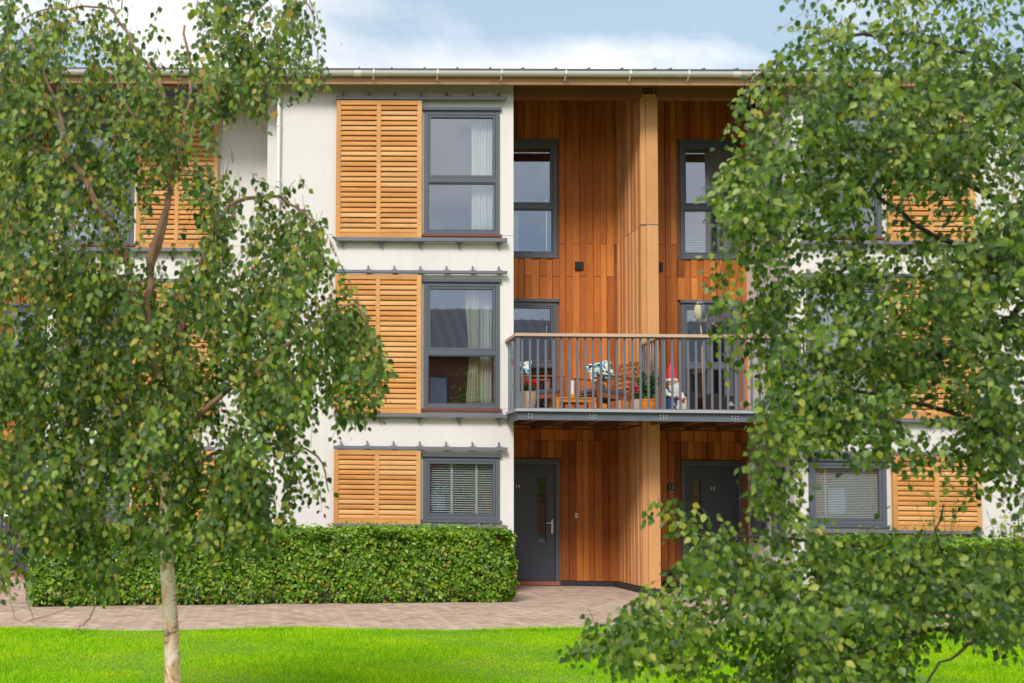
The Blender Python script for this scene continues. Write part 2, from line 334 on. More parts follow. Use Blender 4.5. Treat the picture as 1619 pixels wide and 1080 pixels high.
def leaves(name, P, D, N, size, tmpl, mat, parent=None, org=(0, 0, 0), width=None):
    P = np.asarray(P); D = D/np.linalg.norm(D, axis=1)[:, None]
    Rr = np.cross(D, N); Rr /= np.linalg.norm(Rr, axis=1)[:, None]+1e-9; N = np.cross(Rr, D)
    T, F = tmpl; size = np.asarray(size)[:, None, None]; wd = size if width is None else np.asarray(width)[:, None, None]
    V = P[:, None, :] + wd*T[None, :, 0:1]*Rr[:, None, :] + size*T[None, :, 1:2]*D[:, None, :] + size*T[None, :, 2:3]*N[:, None, :]
    nl, k = len(P), len(T); fi = np.concatenate([np.array(f) for f in F]); cnt = np.array([len(f) for f in F])
    idx = (fi[None, :]+(np.arange(nl)*k)[:, None]).ravel()
    return npmesh(name, V.reshape(-1, 3), idx, np.tile(cnt, nl), mat, parent, org)
def rnd(n, a=1.0): return RNG.normal(0, a, (n, 3))
def text(name, s, loc, size, mat, parent, align='CENTER'):
    cu = bpy.data.curves.new(name, 'FONT'); cu.body = s; cu.size = size; cu.extrude = 0.002; cu.align_x = align; cu.align_y = 'CENTER'
    to = bpy.data.objects.new('tmp', cu); COL.objects.link(to); bpy.context.view_layer.update()
    me = bpy.data.meshes.new_from_object(to.evaluated_get(bpy.context.evaluated_depsgraph_get())); bpy.data.objects.remove(to)
    me.transform(Matrix.Rotation(math.radians(90), 4, 'X')); o0 = wloc(parent)
    me.transform(Matrix.Translation(Vector(loc)-o0)); me.materials.clear(); me.materials.append(M[mat])
    return link(name, me, parent)

# ---------------------------------------------------------------- ground
YB = 1.70         # recess back wall
MB().box(-90, 110, -120, 60, -0.5, -0.03).build('ground', 'far_ground').__setitem__('kind', 'structure')
MB().add([(-14, EDGE(-14)-.03, -.028), (18, EDGE(18)-.03, -.028), (18, 3.2, -.028), (-14, 3.2, -.028), (-14, EDGE(-14)-.03, -.0022), (18, EDGE(18)-.03, -.0022), (18, 3.2, -.0022), (-14, 3.2, -.0022)], [(0, 3, 2, 1), (4, 5, 6, 7), (0, 1, 5, 4), (1, 2, 6, 5), (2, 3, 7, 6), (3, 0, 4, 7)]).build('paving_bed', 'joint_sand').__setitem__('kind', 'structure')
def herring():
    # lattice translation vectors (b,b) and (2b... ) : blocks at k*(b,-b)... verified tiling: t1=(b,b), t2=(2a,0)->(4b,0)
    a, b = 0.2, 0.1; out = []
    for i in range(-220, 221):
        for j in range(-60, 61):
            x = i*b + j*4*b; y = i*b
            out.append((x, y, x+a, y+b)); out.append((x+a, y-b, x+a+b, y+b))
    return out
V = []; Fs = []; nq = 0
cs = math.cos(math.radians(45))
for r in herring():
    cx, cy = (r[0]+r[2])/2, (r[1]+r[3])/2
    X = (cx-cy)*cs; Y = (cx+cy)*cs
    if not (-7.5 < X < 12.8 and EDGE(X) < Y < 2.9): continue
    z = random.uniform(-0.0006, 0.0010); g = 0.008; ch = 0.003; tx = random.uniform(-.0005, .0005)
    ring = []
    for e, zz in ((g, -0.006), (g, z-0.001), (g+ch, z)):
        x0, y0, x1, y1 = r[0]+e, r[1]+e, r[2]-e, r[3]-e
        for q, (x, y) in enumerate(((x0, y0), (x1, y0), (x1, y1), (x0, y1))): ring.append(((x-y)*cs, (x+y)*cs, zz+(tx if q < 2 else -tx)))
    V += ring; Fs += [(nq+8, nq+9, nq+10, nq+11)]
    for lv in (0, 4):
        for q in range(4): Fs.append((nq+lv+q, nq+lv+(q+1) % 4, nq+lv+4+(q+1) % 4, nq+lv+4+q))
    nq += 12
pm = MB(); pm.v = V; pm.f = Fs; pm.build('path', 'paver').__setitem__('kind', 'structure')
# lawn and grass
MB().add([(-14, -17.2, -.03), (22, -17.2, -.03), (22, EDGE(22)-.035, -.03), (-14, EDGE(-14)-.035, -.03), (-14, -17.2, .004), (22, -17.2, .004), (22, EDGE(22)-.035, .004), (-14, EDGE(-14)-.035, .004)], [(0, 3, 2, 1), (4, 5, 6, 7), (0, 1, 5, 4), (1, 2, 6, 5), (2, 3, 7, 6), (3, 0, 4, 7)]).build('lawn', 'turf_soil').__setitem__('kind', 'structure')
def scatter_grass(nb, x0, x1, y0, y1, hmin, hmax, wscale):
    P = np.stack([RNG.uniform(x0, x1, nb), RNG.uniform(y0, y1, nb), np.full(nb, 0.003)], 1)
    D = np.stack([RNG.normal(0, .45, nb), RNG.normal(0, .45, nb), np.ones(nb)], 1); N = rnd(nb); N[:, 2] *= .2
    return P, D, N, RNG.uniform(hmin, hmax, nb)*(0.8+0.4*np.sin(P[:, 0]*2.1+np.cos(P[:, 1]*3))), RNG.uniform(.0025, .0045, nb)*wscale
sets = [scatter_grass(270000, -3.6, 9.8, -9.7, -5.30, .024, .052, 1.6), scatter_grass(26000, -4.0, 10.2, 0, .17, .03, .065, 1.3), scatter_grass(20000, -8, 14, -13.5, -9.7, .03, .05, 2.2)]
sets[1][0][:, 1] += EDGE(sets[1][0][:, 0])-.10
P, D, N, sz, wd = [np.concatenate([s_[i] for s_ in sets]) for i in range(5)]
edge = P[:, 1] > (EDGE(P[:, 0])+.02+0.012*np.sin(P[:, 0]*1.7)+0.012*np.sin(P[:, 0]*5.3)+RNG.normal(0, .012, len(P))); keep = ~edge
g = leaves('grass', P[keep], D[keep], N[keep], sz[keep], BLADE, 'grass_blade', width=wd[keep]); g['kind'] = 'stuff'; g['label'] = 'short bright green lawn grass beside the paved path'; g['category'] = 'grass'
nb = 260; P = np.stack([RNG.uniform(-3, 9, nb), RNG.uniform(-9.2, -6.0, nb), RNG.uniform(.035, .05, nb)], 1)
dz = leaves('daisies', np.repeat(P, 4, 0), np.stack([np.cos(np.tile(np.arange(4)*1.57, nb)), np.sin(np.tile(np.arange(4)*1.57, nb)), np.full(nb*4, .5)], 1), np.tile([[0, 0, 1.]], (nb*4, 1)), np.full(nb*4, .009), SIMPLE, 'daisy')
tag(dz, 'tiny white daisies dotted over the lawn', 'daisies', kind='stuff')

# ---------------------------------------------------------------- house building blocks
def FR(Y0): return lambda u, d, z: (u, Y0-d, z)                 # facade plane facing the lawn
def FL(X0): return lambda u, d, z: (X0-d, u, z)                 # return wall facing left
def FRt(X0): return lambda u, d, z: (X0+d, u, z)                # return wall facing right
def mbox(mb, f, u0, u1, d0, d1, z0, z1):
    a = f(u0, d0, z0); b = f(u1, d1, z1); mb.box(a[0], b[0], a[1], b[1], a[2], b[2])
def wall(f, u0, u1, z0, z1, th, holes):
    mb = MB(); us = sorted({u0, u1, *[h[0] for h in holes], *[h[1] for h in holes]}); zs = sorted({z0, z1, *[h[2] for h in holes], *[h[3] for h in holes]})
    us = [u for u in us if u0 <= u <= u1]; zs = [z for z in zs if z0 <= z <= z1]
    solid = {}
    for i in range(len(us)-1):
        for j in range(len(zs)-1):
            cu, cz = (us[i]+us[i+1])/2, (zs[j]+zs[j+1])/2
            solid[i, j] = not any(h[0] < cu < h[1] and h[2] < cz < h[3] for h in holes)
    def q(*pts): mb.add([f(*p) for p in pts], [(0, 1, 2, 3)])
    for (i, j), sd_ in solid.items():
        if not sd_: continue
        a, b, c, d = us[i], us[i+1], zs[j], zs[j+1]
        q((a, 0, c), (b, 0, c), (b, 0, d), (a, 0, d)); q((a, -th, c), (a, -th, d), (b, -th, d), (b, -th, c))
        if not solid.get((i-1, j), False): q((a, 0, c), (a, 0, d), (a, -th, d), (a, -th, c))
        if not solid.get((i+1, j), False): q((b, 0, c), (b, -th, c), (b, -th, d), (b, 0, d))
        if not solid.get((i, j-1), False): q((a, 0, c), (a, -th, c), (b, -th, c), (b, 0, c))
        if not solid.get((i, j+1), False): q((a, 0, d), (b, 0, d), (b, -th, d), (a, -th, d))
    return mb
def clad(mb, f, u0, u1, z0, z1, holes, pitch=0.115, proud=0.022, joints=(), jit=0.35, topf=None):
    """vertical board-on-board cladding; every board its own piece, cut round the openings"""
    u = u0; k = 0
    while u < u1-0.01:
        w = pitch*(1+random.uniform(-jit, jit)*0.5); b = min(u+w, u1); top = proud+0.016 if k % 2 else proud
        spans = [(z0, topf((u+b)/2) if topf else z1)]
        for h in holes:
            if h[0] < b-0.01 and h[1] > u+0.01:
                ns = []
                for s0, s1 in spans:
                    if h[2] > s0: ns.append((s0, min(s1, h[2])))
                    if h[3] < s1: ns.append((max(s0, h[3]), s1))
                spans = [q for q in ns if q[1]-q[0] > 0.02]
        for s0, s1 in spans:
            cuts = [s0]+[j for j in joints[k % 2] if s0+0.05 < j < s1-0.05]+[s1]
            for c0, c1 in zip(cuts[:-1], cuts[1:]):
                mbox(mb, f, u+0.003, b-0.003, 0.002, top+random.uniform(0, .003), c0+0.004, c1-0.004)
        u = b; k += 1
FW = 0.09
def window(par, f, u0, u1, z0, z1, split=None, hood=True, sill='sill_red', dback=0.07, name='window', inset=0.0, sashes=True, hoodmat='grey_paint', label=None):
    """frame, sashes, panes, hood and sill; zsplit is where the middle rail sits"""
    mb = MB(); o = 0.018; w = 0.065
    mbox(mb, f, u0, u0+w, -dback, o, z0, z1); mbox(mb, f, u1-w, u1, -dback, o, z0, z1)
    mbox(mb, f, u0+w, u1-w, -dback, o, z0, z0+w); mbox(mb, f, u0+w, u1-w, -dback, o, z1-w, z1)
    lights = [(z0+w, z1-w)]
    if split:
        mbox(mb, f, u0+w, u1-w, -dback, o, split-0.04, split+0.04); lights = [(z0+w, split-0.04), (split+0.04, z1-w)]
    fo = mb.build(name, 'grey_paint', par, bevel=0.004)
    if label: fo['label'] = label
    for i, (a, b) in enumerate(lights):
        sw = 0.035 if (sashes and i == len(lights)-1) else 0.012
        sm = MB(); g = 0.004; x0, x1, y0, y1 = u0+w+g, u1-w-g, a+g, b-g
        mbox(sm, f, x0, x0+sw, -dback+.01, o-.008, y0, y1); mbox(sm, f, x1-sw, x1, -dback+.01, o-.008, y0, y1)
        mbox(sm, f, x0+sw, x1-sw, -dback+.01, o-.008, y0, y0+sw); mbox(sm, f, x0+sw, x1-sw, -dback+.01, o-.008, y1-sw, y1)
        sm.build('sash', 'grey_paint', fo, bevel=0.003)
        pm_ = MB(); mbox(pm_, f, x0+sw-.004, x1-sw+.004, -dback+.040, -dback+.044, y0+sw-.004, y1-sw+.004)
        pm_.build('pane', 'glass', fo)
    if hood:
        hm = MB(); mbox(hm, f, u0-.025, u1+.025, 0.0, .05, z1+.002, z1+.05); hm.build('hood', hoodmat, fo, bevel=0.004)
    if sill:
        hm = MB(); mbox(hm, f, u0-.025, u1+.025, 0.0, .055, z0-.042, z0-.003); hm.build('sill', sill, fo, bevel=0.003)
    return fo
def shutter(par, u0, u1, z0, z1, Y0, nslat, label=None):
    d0, d1 = 0.06, 0.10; w = 0.072; mb = MB(); um = (u0+u1)/2-0.005
    for a, b in ((u0, u0+w), (um-.034, um+.034), (u1-w, u1)): mb.box(a, b, Y0-d1, Y0-d0, z0 if a != um-.034 else z0+w+.001, z1 if a != um-.034 else z1-w-.001)
    for a, b in ((z0, z0+w), (z1-w, z1)): mb.box(u0+w+.001, u1-w-.001, Y0-d1+.002, Y0-d0, a, b)
    fo = mb.build('shutter', 'shutter_wood', par, bevel=0.003)
    if label: fo['label'] = label
    lm = MB(); p = (z1-z0-2*w)/nslat
    for i in range(nslat):
        zc = z0+w+p*(i+.5)+random.uniform(-.002, .002); j = random.uniform(-.003, .003)
        for a, b in ((u0+w, um-.034), (um+.034, u1-w)):
            t = 0.010; yo, yi = Y0-d1+.006, Y0-d0-.002
            zl, zh = zc-p*.28+j, zc+p*.28+j
            # tilted board: outer edge low, inner edge high
            lm.hexa([(a, yo, zl-.012), (b, yo, zl-.012), (b, yi, zh-.004), (a, yi, zh-.004), (a, yo, zl+.022), (b, yo, zl+.022), (b, yi, zh+.02), (a, yi, zh+.02)])
    lm.build('louvres', 'shutter_wood', fo)
    return fo
def track(par, u0, u1, z0, z1, Y0, n, side):
    mb = MB(); mb.box(u0, u1, Y0-.115, Y0-.045, z0, z1); t = mb.build('shutter_track', 'grey_rail', par, bevel=0.004)
    for i in range(n):
        u = u0+.12+(u1-u0-.24)*i/(n-1); b = MB()
        if side > 0:
            b.box(u-.010, u+.010, Y0-.05, Y0-.002, z1+.012, z1+.085); b.box(u-.045, u+.045, Y0-.1, Y0-.002, z1+.001, z1+.012)
            b.hexa([(u-.008, Y0-.10, z1+.012), (u+.008, Y0-.10, z1+.012), (u+.008, Y0-.05, z1+.012), (u-.008, Y0-.05, z1+.012), (u-.008, Y0-.055, z1+.07), (u+.008, Y0-.055, z1+.07), (u+.008, Y0-.05, z1+.075), (u-.008, Y0-.05, z1+.075)])
        else:
            b.box(u-.010, u+.010, Y0-.05, Y0-.002, z0-.085, z0-.012); b.box(u-.045, u+.045, Y0-.1, Y0-.002, z0-.012, z0-.001)
            b.hexa([(u-.008, Y0-.055, z0-.07), (u+.008, Y0-.055, z0-.07), (u+.008, Y0-.05, z0-.07), (u-.008, Y0-.05, z0-.07), (u-.008, Y0-.10, z0-.012), (u+.008, Y0-.10, z0-.012), (u+.008, Y0-.05, z0-.012), (u-.008, Y0-.05, z0-.012)])
        b.build('bracket', 'grey_rail', t)
    return t
def door(par, f, u0, u1, z0, z1, hinge, num, name='front_door', label=None):
    """hinge=-1: handle on the right"""
    mb = MB(); w = .055
    mbox(mb, f, u0, u0+w, -.06, .03, z0, z1); mbox(mb, f, u1-w, u1, -.06, .03, z0, z1); mbox(mb, f, u0+w, u1-w, -.06, .03, z1-w, z1)
    mbox(mb, f, u0-.02, u1+.02, 0, .06, z1+.002, z1+.035)
    fo = mb.build(name, 'grey_paint', par, bevel=0.003)
    if label: fo['label'] = label
    a, b = u0+w+.006, u1-w-.006
    sc = b-.22 if hinge < 0 else a+.20; s0, s1 = sc-.07, sc+.07; sz0, sz1 = z0+.66, z1-.28
    lf = MB()
    for q in ((a, s0, z0+.01, z1-w-.006), (s1, b, z0+.01, z1-w-.006), (s0, s1, z0+.01, sz0), (s0, s1, sz1, z1-w-.006)): mbox(lf, f, q[0], q[1], -.05, .0, q[2], q[3])
    for q in ((s0-.02, s0, sz0-.02, sz1+.02), (s1, s1+.02, sz0-.02, sz1+.02), (s0, s1, sz0-.02, sz0), (s0, s1, sz1, sz1+.02)): mbox(lf, f, q[0], q[1], 0, .010, q[2], q[3])
    lf.build('leaf', 'door_paint', fo)
    pn = MB(); mbox(pn, f, s0-.002, s1+.002, -.030, -.026, sz0-.002, sz1+.002); pn.build('pane', 'glass', fo)
    hu = b-.05 if hinge < 0 else a+.05; hz = z0+.98
    hd = MB(); mbox(hd, f, hu-.016, hu+.016, .0, .014, hz-.16, hz+.08)
    p0 = f(hu, .012, hz+.02); p1 = f(hu, .05, hz+.02); p2 = f(hu+hinge*.115, .05, hz+.02)
    hd.tube([p0, p1, p2], .010, 8); hd.build('handle', 'chrome', fo, smooth=True)
    if not num: num = ' '
    nu = a+.16 if hinge < 0 else b-.42
    p = f(nu, .003, z0+1.62)
    if num.strip(): text('door_number', num, p, .085, 'white_plastic', fo)
    th = MB(); mbox(th, f, u0-.01, u1+.01, -.05, .07, z0-.06, z0+.004); th.build('threshold', 'brick_red', fo)
    return fo

# reference numbers read off the photograph, in metres
XE, _ = XZ(812, 500)              # left unit's wall edge beside the recess
XR, _ = XZ(1252, 500)             # right unit's wall edge
XM = (XE+XR)/2
XD, _ = XZ(440, 500)              # corner by the downpipe
ZT = XZ(930, 138, .28)[1]; ZB = ZT+.40
sof = lambda y: ZT+.25*max(0, y-.3)
def zf(px, py, Y=0.0): return XZ(px, py, Y)[1]
WZ = [(zf(730, 822), zf(730, 723), None), (zf(730, 646), zf(730, 447), zf(730, 558)), (zf(730, 371), zf(730, 176), zf(730, 285))]
WU = (XZ(670, 400)[0], XZ(790, 400)[0])
SU = (XZ(530, 400)[0], XZ(665, 400)[0])
SZ = [(zf(600, 828), zf(600, 712.5)), (zf(600, 654), zf(600, 436.5)), (zf(600, 377.5), zf(600, 162))]
TU = (XZ(529, 400)[0], XZ(800, 400)[0])
TZ = [((zf(660, 834), zf(660, 828.5)), (zf(660, 711.5), zf(660, 706.5))), ((zf(660, 660.5), zf(660, 655)), (zf(660, 434), zf(660, 429.5))), ((zf(660, 384), zf(660, 378)), (zf(660, 161), zf(660, 156)))]
NS = [13, 25, 25]
DECK = 2.82
# recess openings on the back wall (left door set as measured; the right one mirrors it)
RW = (XE-0.12, XZ(880, 300, YB)[0]); RWz = (zf(850, 405, YB), zf(850, 225, YB), zf(850, 327, YB))
PWz = (DECK+.04, zf(850, 478, YB), zf(850, 577, YB))
RD = (XZ(798, 800, YB)[0], XZ(883, 800, YB)[0]); RDz = (0.07, zf(850, 729, YB))
RW2 = (XZ(1075, 300, YB)[0], XZ(1166, 300, YB)[0]); RD2 = (XZ(1077, 800, YB)[0], XZ(1172, 800, YB)[0])
JO = (zf(920, 386, YB), zf(920, 438, YB), zf(920, 697, YB))

def unit(org, label, Y0, wallx, edge, mirror, num, floors_label, recess, group='white rendered terraced houses in one row'):
    """One terraced house. wallx=(x0,x1) render; mirror maps the reference unit's X to this one."""
    h = empty('terraced_house', org, label, 'house', group)
    f = FR(Y0); mm = lambda a, b: tuple(sorted((mirror(a), mirror(b))))
    wu = mm(*WU); su = mm(*SU); tu = mm(*TU)
    holes = [(wu[0]+.01, wu[1]-.01, z0+.01, z1-.01) for z0, z1, _ in WZ]
    wall(f, wallx[0], wallx[1], -0.1, ZT, .28, holes).build('wall', 'render', h)
    for i in range(3):
        z0, z1, sp = WZ[i]; window(h, f, wu[0], wu[1], z0, z1, sp, sill=('grey_paint' if i == 0 else 'sill_red'))
        shutter(h, su[0], su[1], SZ[i][0], SZ[i][1], Y0, NS[i])
        track(h, tu[0], tu[1], TZ[i][0][0], TZ[i][0][1], Y0, 5, -1); track(h, tu[0], tu[1], TZ[i][1][0], TZ[i][1][1], Y0, 7, 1)
    # interior floors, party walls and back wall
    x0 = min(wallx[0], recess[0])+.02; x1 = max(wallx[1], recess[1])-.02
    im = MB(); 
    for z in (-.02, DECK-.2, 5.42): im.box(x0, x1, Y0+YB+.3 if False else Y0+.30, Y0+6.6, z, z+.12) if False else None
    for z in (0.0, 2.62, 5.36):
        im.box(wallx[0]+.02, wallx[1]-.02, Y0+.29, Y0+YB+.25, z-.1, z); im.box(x0, x1, Y0+YB+.26, Y0+6.6, z-.1, z)
    im.box(x0, x1, Y0+6.62, Y0+6.75, -.1, ZT); im.box(x0-.019, x0-.001, Y0+YB+.3, Y0+6.6, 0, ZT-.02); im.box(x1+.001, x1+.019, Y0+YB+.3, Y0+6.6, 0, ZT-.02)
    im.box(wallx[0]+.02, wallx[1]-.02, Y0+.29, Y0+YB+.25, ZT-.12, ZT-.02); im.box(x0, x1, Y0+YB+.26, Y0+6.6, ZT-.12, ZT-.02)
    im.build('interior', 'interior', h)
    return h

# --- middle house, number 14
H14 = empty('terraced_house', (XE, 0, 0), None, None); bpy.data.objects.remove(H14)
idm = lambda x: x
mir = lambda x: 2*XM-x
H14 = unit((XE, 0, 0), 'white rendered three storey terraced house with the grey door numbered 14', 0.0, (XD, XE), XE, idm, '14', '', (XE, XM))
H12 = unit((XR, 0, 0), 'white rendered terraced house on the right with the grey door numbered 12', 0.0, (XR, XR+(XE-XD)), XR, mir, '12', '', (XM, XR))
Y16 = 0.85
XE16 = XZ(75, 500, Y16)[0]; off16 = lambda x: XE16+(XE-x)
H16 = unit((XE16, Y16, 0), 'white rendered terraced house set back on the left behind the birch crown', Y16, (XE16, XE16+(XE-XD)+.02), XE16, off16, '', '', (XE16-2.1, XE16))
# recess back walls with cladding
def recess(h, f, u0, u1, hole_w, hole_p, hole_d, side, num, joints, extra_holes=()):
    holes = [(hole_w[0], hole_w[1], RWz[0], RWz[1]), (hole_p[0], hole_p[1], PWz[0], PWz[1]), (hole_d[0], hole_d[1], RDz[0]-.06, RDz[1])]
    wall(f, u0, u1, -.1, ZB, .2, [(a+.01, b-.01, c+.01, d-.01) for a, b, c, d in holes]).build('back_wall', 'soffit_wood', h)
    cm = MB(); ch = [(a-.015, b+.015, c-.03 if c > 1 else -.2, d+.05) for a, b, c, d in holes]
    clad(cm, f, u0+.001, u1-.001, .09, DECK-.14, ch, joints=((joints[2],), (joints[2],))); clad(cm, f, u0+.001, u1-.001, DECK-.13, ZB-.05, ch, joints=((joints[0],), (joints[1],)))
    cm.build('cladding', 'cladding', h)
    bm = MB(); mbox(bm, f, hole_d[1]+.0 if side < 0 else u0+.05, u1-.06 if side < 0 else hole_d[0], .001, .045, -.02, .085); bm.build('plinth', 'black_base', h)
    window(h, f, hole_w[0], hole_w[1], RWz[0], RWz[1], RWz[2], sill='grey_paint')
    window(h, f, hole_p[0], hole_p[1], PWz[0], PWz[1], PWz[2], sill=None, name='balcony_door')
    door(h, f, hole_d[0], hole_d[1], RDz[0], RDz[1], side, num)
recess(H14, FR(YB), XE-.2, XM, RW, RW, RD, -1, '14', JO)
recess(H12, FR(YB), XM, XR+.2, RW2, RW2, RD2, 1, '12', JO)
m16 = lambda a, b: tuple(sorted((off16(a), off16(b))))
recess(H16, FR(YB+Y16), XE16-2.2, XE16+.2, m16(*RW), m16(*RW), m16(*RD), 1, '', JO)
# white return walls at the recess edges
wall(FRt(XE), .281, YB, -.1, ZT+.0, .25, []).build('return_wall', 'render', H14)
rh = [(.16, .78, .72, 2.02), (.16, .78, DECK+.05, 4.75), (.16, .78, 5.72, 7.15)]
wall(FL(XR), .281, YB, -.1, ZT, .25, [(a+.122 if False else max(a, .281), b-.01, c+.01, d-.01) for a, b, c, d in rh]).build('return_wall', 'render', H12)
for a, b, c, d in rh: window(H12, FL(XR), .285, b, c, d, None, hood=False, sill=None, name='side_window')
wall(FL(XE16+.0), Y16+.281, Y16+YB, -.1, ZT, -.25 if False else .25, []).build('return_wall', 'render', H16)
wall(FL(XD), .281, Y16, -.1, ZT, -.2, []).build('return_wall', 'render', H14)
for hh, x0_, x1_, Y_ in ((H14, XD, XE, 0), (H12, XR, XR+(XE-XD), 0), (H16, XE16, XE16+(XE-XD), Y16)):
    for pz in (371.5, 645):
        zj = XZ(620, pz)[1]; jm = MB(); a_, b2 = sorted((SU[0], SU[1])); tr_ = {H14.name: idm, H12.name: mir, H16.name: off16}[hh.name]
        sA, sB = sorted((tr_(SU[0]), tr_(WU[1])))
        for q0, q1 in ((x0_+.002, sA-.03), (sB+.03, x1_-.002)):
            if q1 > q0: jm.box(q0, q1, Y_-.0015, Y_+.01, zj-.003, zj+.003)
        jm.build('movement_joint', 'grey_rail', hh)
# partition between the two recesses: wall, boards on both faces and end boards
PY0_, PW = 0.31, 0.17
px0, px1 = XZ(1013.5, 400, PY0_)[0], XZ(1041, 400, PY0_)[0]
pm_ = MB(); pm_.box(px0+.05, px1-.05, PY0_+.06, YB-.045, -.05, ZT+.01); pm_.build('partition', 'soffit_wood', H14)
JW = zf(1013, 355, PY0_)
pb = MB()
clad(pb, FL(px0+.05), PY0_+.02, YB-.048, .09, DECK-.145, [], pitch=.088, proud=.018, joints=((), ()), jit=.5)
clad(pb, FL(px0+.05), PY0_+.02, YB-.048, DECK-.13, ZT-.002, [], pitch=.088, proud=.018, joints=((JW,), (JW,)), jit=.5, topf=lambda y: sof(y)-.004)
clad(pb, FRt(px1-.05), PY0_+.02, YB-.048, .09, ZT-.002, [], pitch=.1, proud=.018, joints=((JW,), (JW,)), topf=lambda y: sof(y)-.004)
pb.build('partition_cladding', 'partition_wood', H14)
pe = MB(); pmx = px0+(px1-px0)*.32
for a, b, dd in ((px0+.001, pmx-.002, .0), (pmx+.002, px1-.001, .008)):
    pe.box(a, b, PY0_-dd, PY0_+.018, .07, JW-.003); pe.box(a, b, PY0_-dd, PY0_+.018, JW+.004, ZT-.1)
pe.build('end_boards', 'post_wood', H14, bevel=.003)
pj = MB(); pj.box(px0-.012, px1+.004, PY0_-.014, PY0_+.01, JW-.006, JW+.006); pj.build('joint_flashing', 'grey_rail', H14)
pk = MB(); pk.box(px0+.02, px1-.02, PY0_-.05, PY0_+.05, -.02, .066); pk.box(px0-.06, px0+.045, PY0_-.05, YB-.06, -.02, .075); pk.build('partition_plinth', 'black_base', H14)
# beam, soffit, fascia, gutter, roof - one length per house
def eaves(h, x0, x1, ybk, beam=None):
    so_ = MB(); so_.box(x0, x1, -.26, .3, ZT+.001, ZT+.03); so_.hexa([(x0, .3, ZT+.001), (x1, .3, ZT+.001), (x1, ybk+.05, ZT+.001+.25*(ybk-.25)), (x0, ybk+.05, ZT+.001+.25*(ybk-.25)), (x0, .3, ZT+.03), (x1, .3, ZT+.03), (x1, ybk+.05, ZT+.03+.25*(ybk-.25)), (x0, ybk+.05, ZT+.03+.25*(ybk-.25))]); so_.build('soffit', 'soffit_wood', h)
    fa_ = MB(); x = x0
    while x < x1-.01:
        b = min(x+random.uniform(2.4, 3.6), x1); b = x1 if x1-b < .8 else b
        fa_.box(x+.002, b-.002, -.30, -.262, zf(700, 133, -.3), zf(700, 119, -.3)); x = b
    fa_.build('fascia', 'fascia_wood', h)
    # half round gutter
    g = MB(); prof = []; R = .053; zc = zf(700, 113, -.37)-.005
    for i in range(13): a = math.pi+math.pi*i/12; prof.append((-.37+R*math.cos(a), zc+R*1.35*math.sin(a)))
    for i in range(12, -1, -1): a = math.pi+math.pi*i/12; prof.append((-.37+(R-.006)*math.cos(a), zc+(R-.006)*1.35*math.sin(a)))
    vs = [(x0+.001, y, z) for y, z in prof]+[(x1-.001, y, z) for y, z in prof]; k = len(prof)
    g.add(vs, [(i, (i+1) % k, k+(i+1) % k, k+i) for i in range(k)]); gu = g.build('gutter', 'gutter', h, smooth=True)
    x = x0+.45
    while x < x1:
        b = MB(); b.box(x-.012, x+.012, -.439, -.433, zc-.05, zc+.012); b.bar((x, -.433, zc-.05), (x, -.345, zc-.125), .022, .008); b.bar((x, -.345, zc-.120), (x, -.303, zc-.115), .022, .008)
        b.build('gutter_bracket', 'white_plastic', gu); x += 1.0
    if x1-x0 > 3: 
        u = MB(); xc = x1-.05 if x1 < 5 else x0+1.2
        vs = []; 
        for xx in (xc-.06, xc+.06): vs += [(xx, -.37+1.07*(y+.37), zc+1.06*(z-zc)) for y, z in prof]
        u.add(vs, [(i, (i+1) % k, k+(i+1) % k, k+i) for i in range(k)]+[tuple(range(k))[::-1], tuple(range(k, 2*k))]); u.build('gutter_union', 'white_plastic', gu)
    r = MB(); ze = zc+.028
    r.hexa([(x0, -.36, ze), (x1, -.36, ze), (x1, 8, ze+2.1), (x0, 8, ze+2.1), (x0, -.36, ze+.03), (x1, -.36, ze+.03), (x1, 8, ze+2.13), (x0, 8, ze+2.13)])
    x = x0+.2
    while x < x1: r.hexa([(x-.008, -.365, ze+.029), (x+.008, -.365, ze+.029), (x+.008, 8, ze+2.129), (x-.008, 8, ze+2.129), (x-.008, -.365, ze+.052), (x+.008, -.365, ze+.052), (x+.008, 8, ze+2.17), (x-.008, 8, ze+2.17)]); x += .515
    r.build('roof', 'roof_metal', h)
    if beam:
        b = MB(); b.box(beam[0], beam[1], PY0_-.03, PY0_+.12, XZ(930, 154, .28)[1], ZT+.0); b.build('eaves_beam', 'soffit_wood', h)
eaves(H16, XE16-2.2, XD, Y16+YB)
eaves(H14, XD+.002, XM, YB, (XE+.01, px0+.02))
eaves(H12, XM+.002, XR+(XE-XD), YB, (px1-.02, XR-.01))
# downpipes by the corner
dp = MB(); xa, za = XZ(441.5, 140, -.05); xb, zb = XZ(441.5, 395, -.05); dp.tube([(xa, -.05, 8.05), (xa, -.05, zb)], .032, 12)
for z in (7.4, 6.5, 5.6): dp.tube([(xa, -.05, z-.02), (xa, -.05, z+.02)], .040, 12)
d = dp.build('downpipe', 'white_plastic', H14, smooth=True)
dp = MB(); xa, za = XZ(432.5, 385, .62); dp.tube([(xa, .70, za), (xa, .70, 0)], .04, 12); dp.tube([(xa, .70, za-.06), (xa, .70, za)], .05, 12); dp.build('downpipe', 'grey_rail', H16, smooth=True)
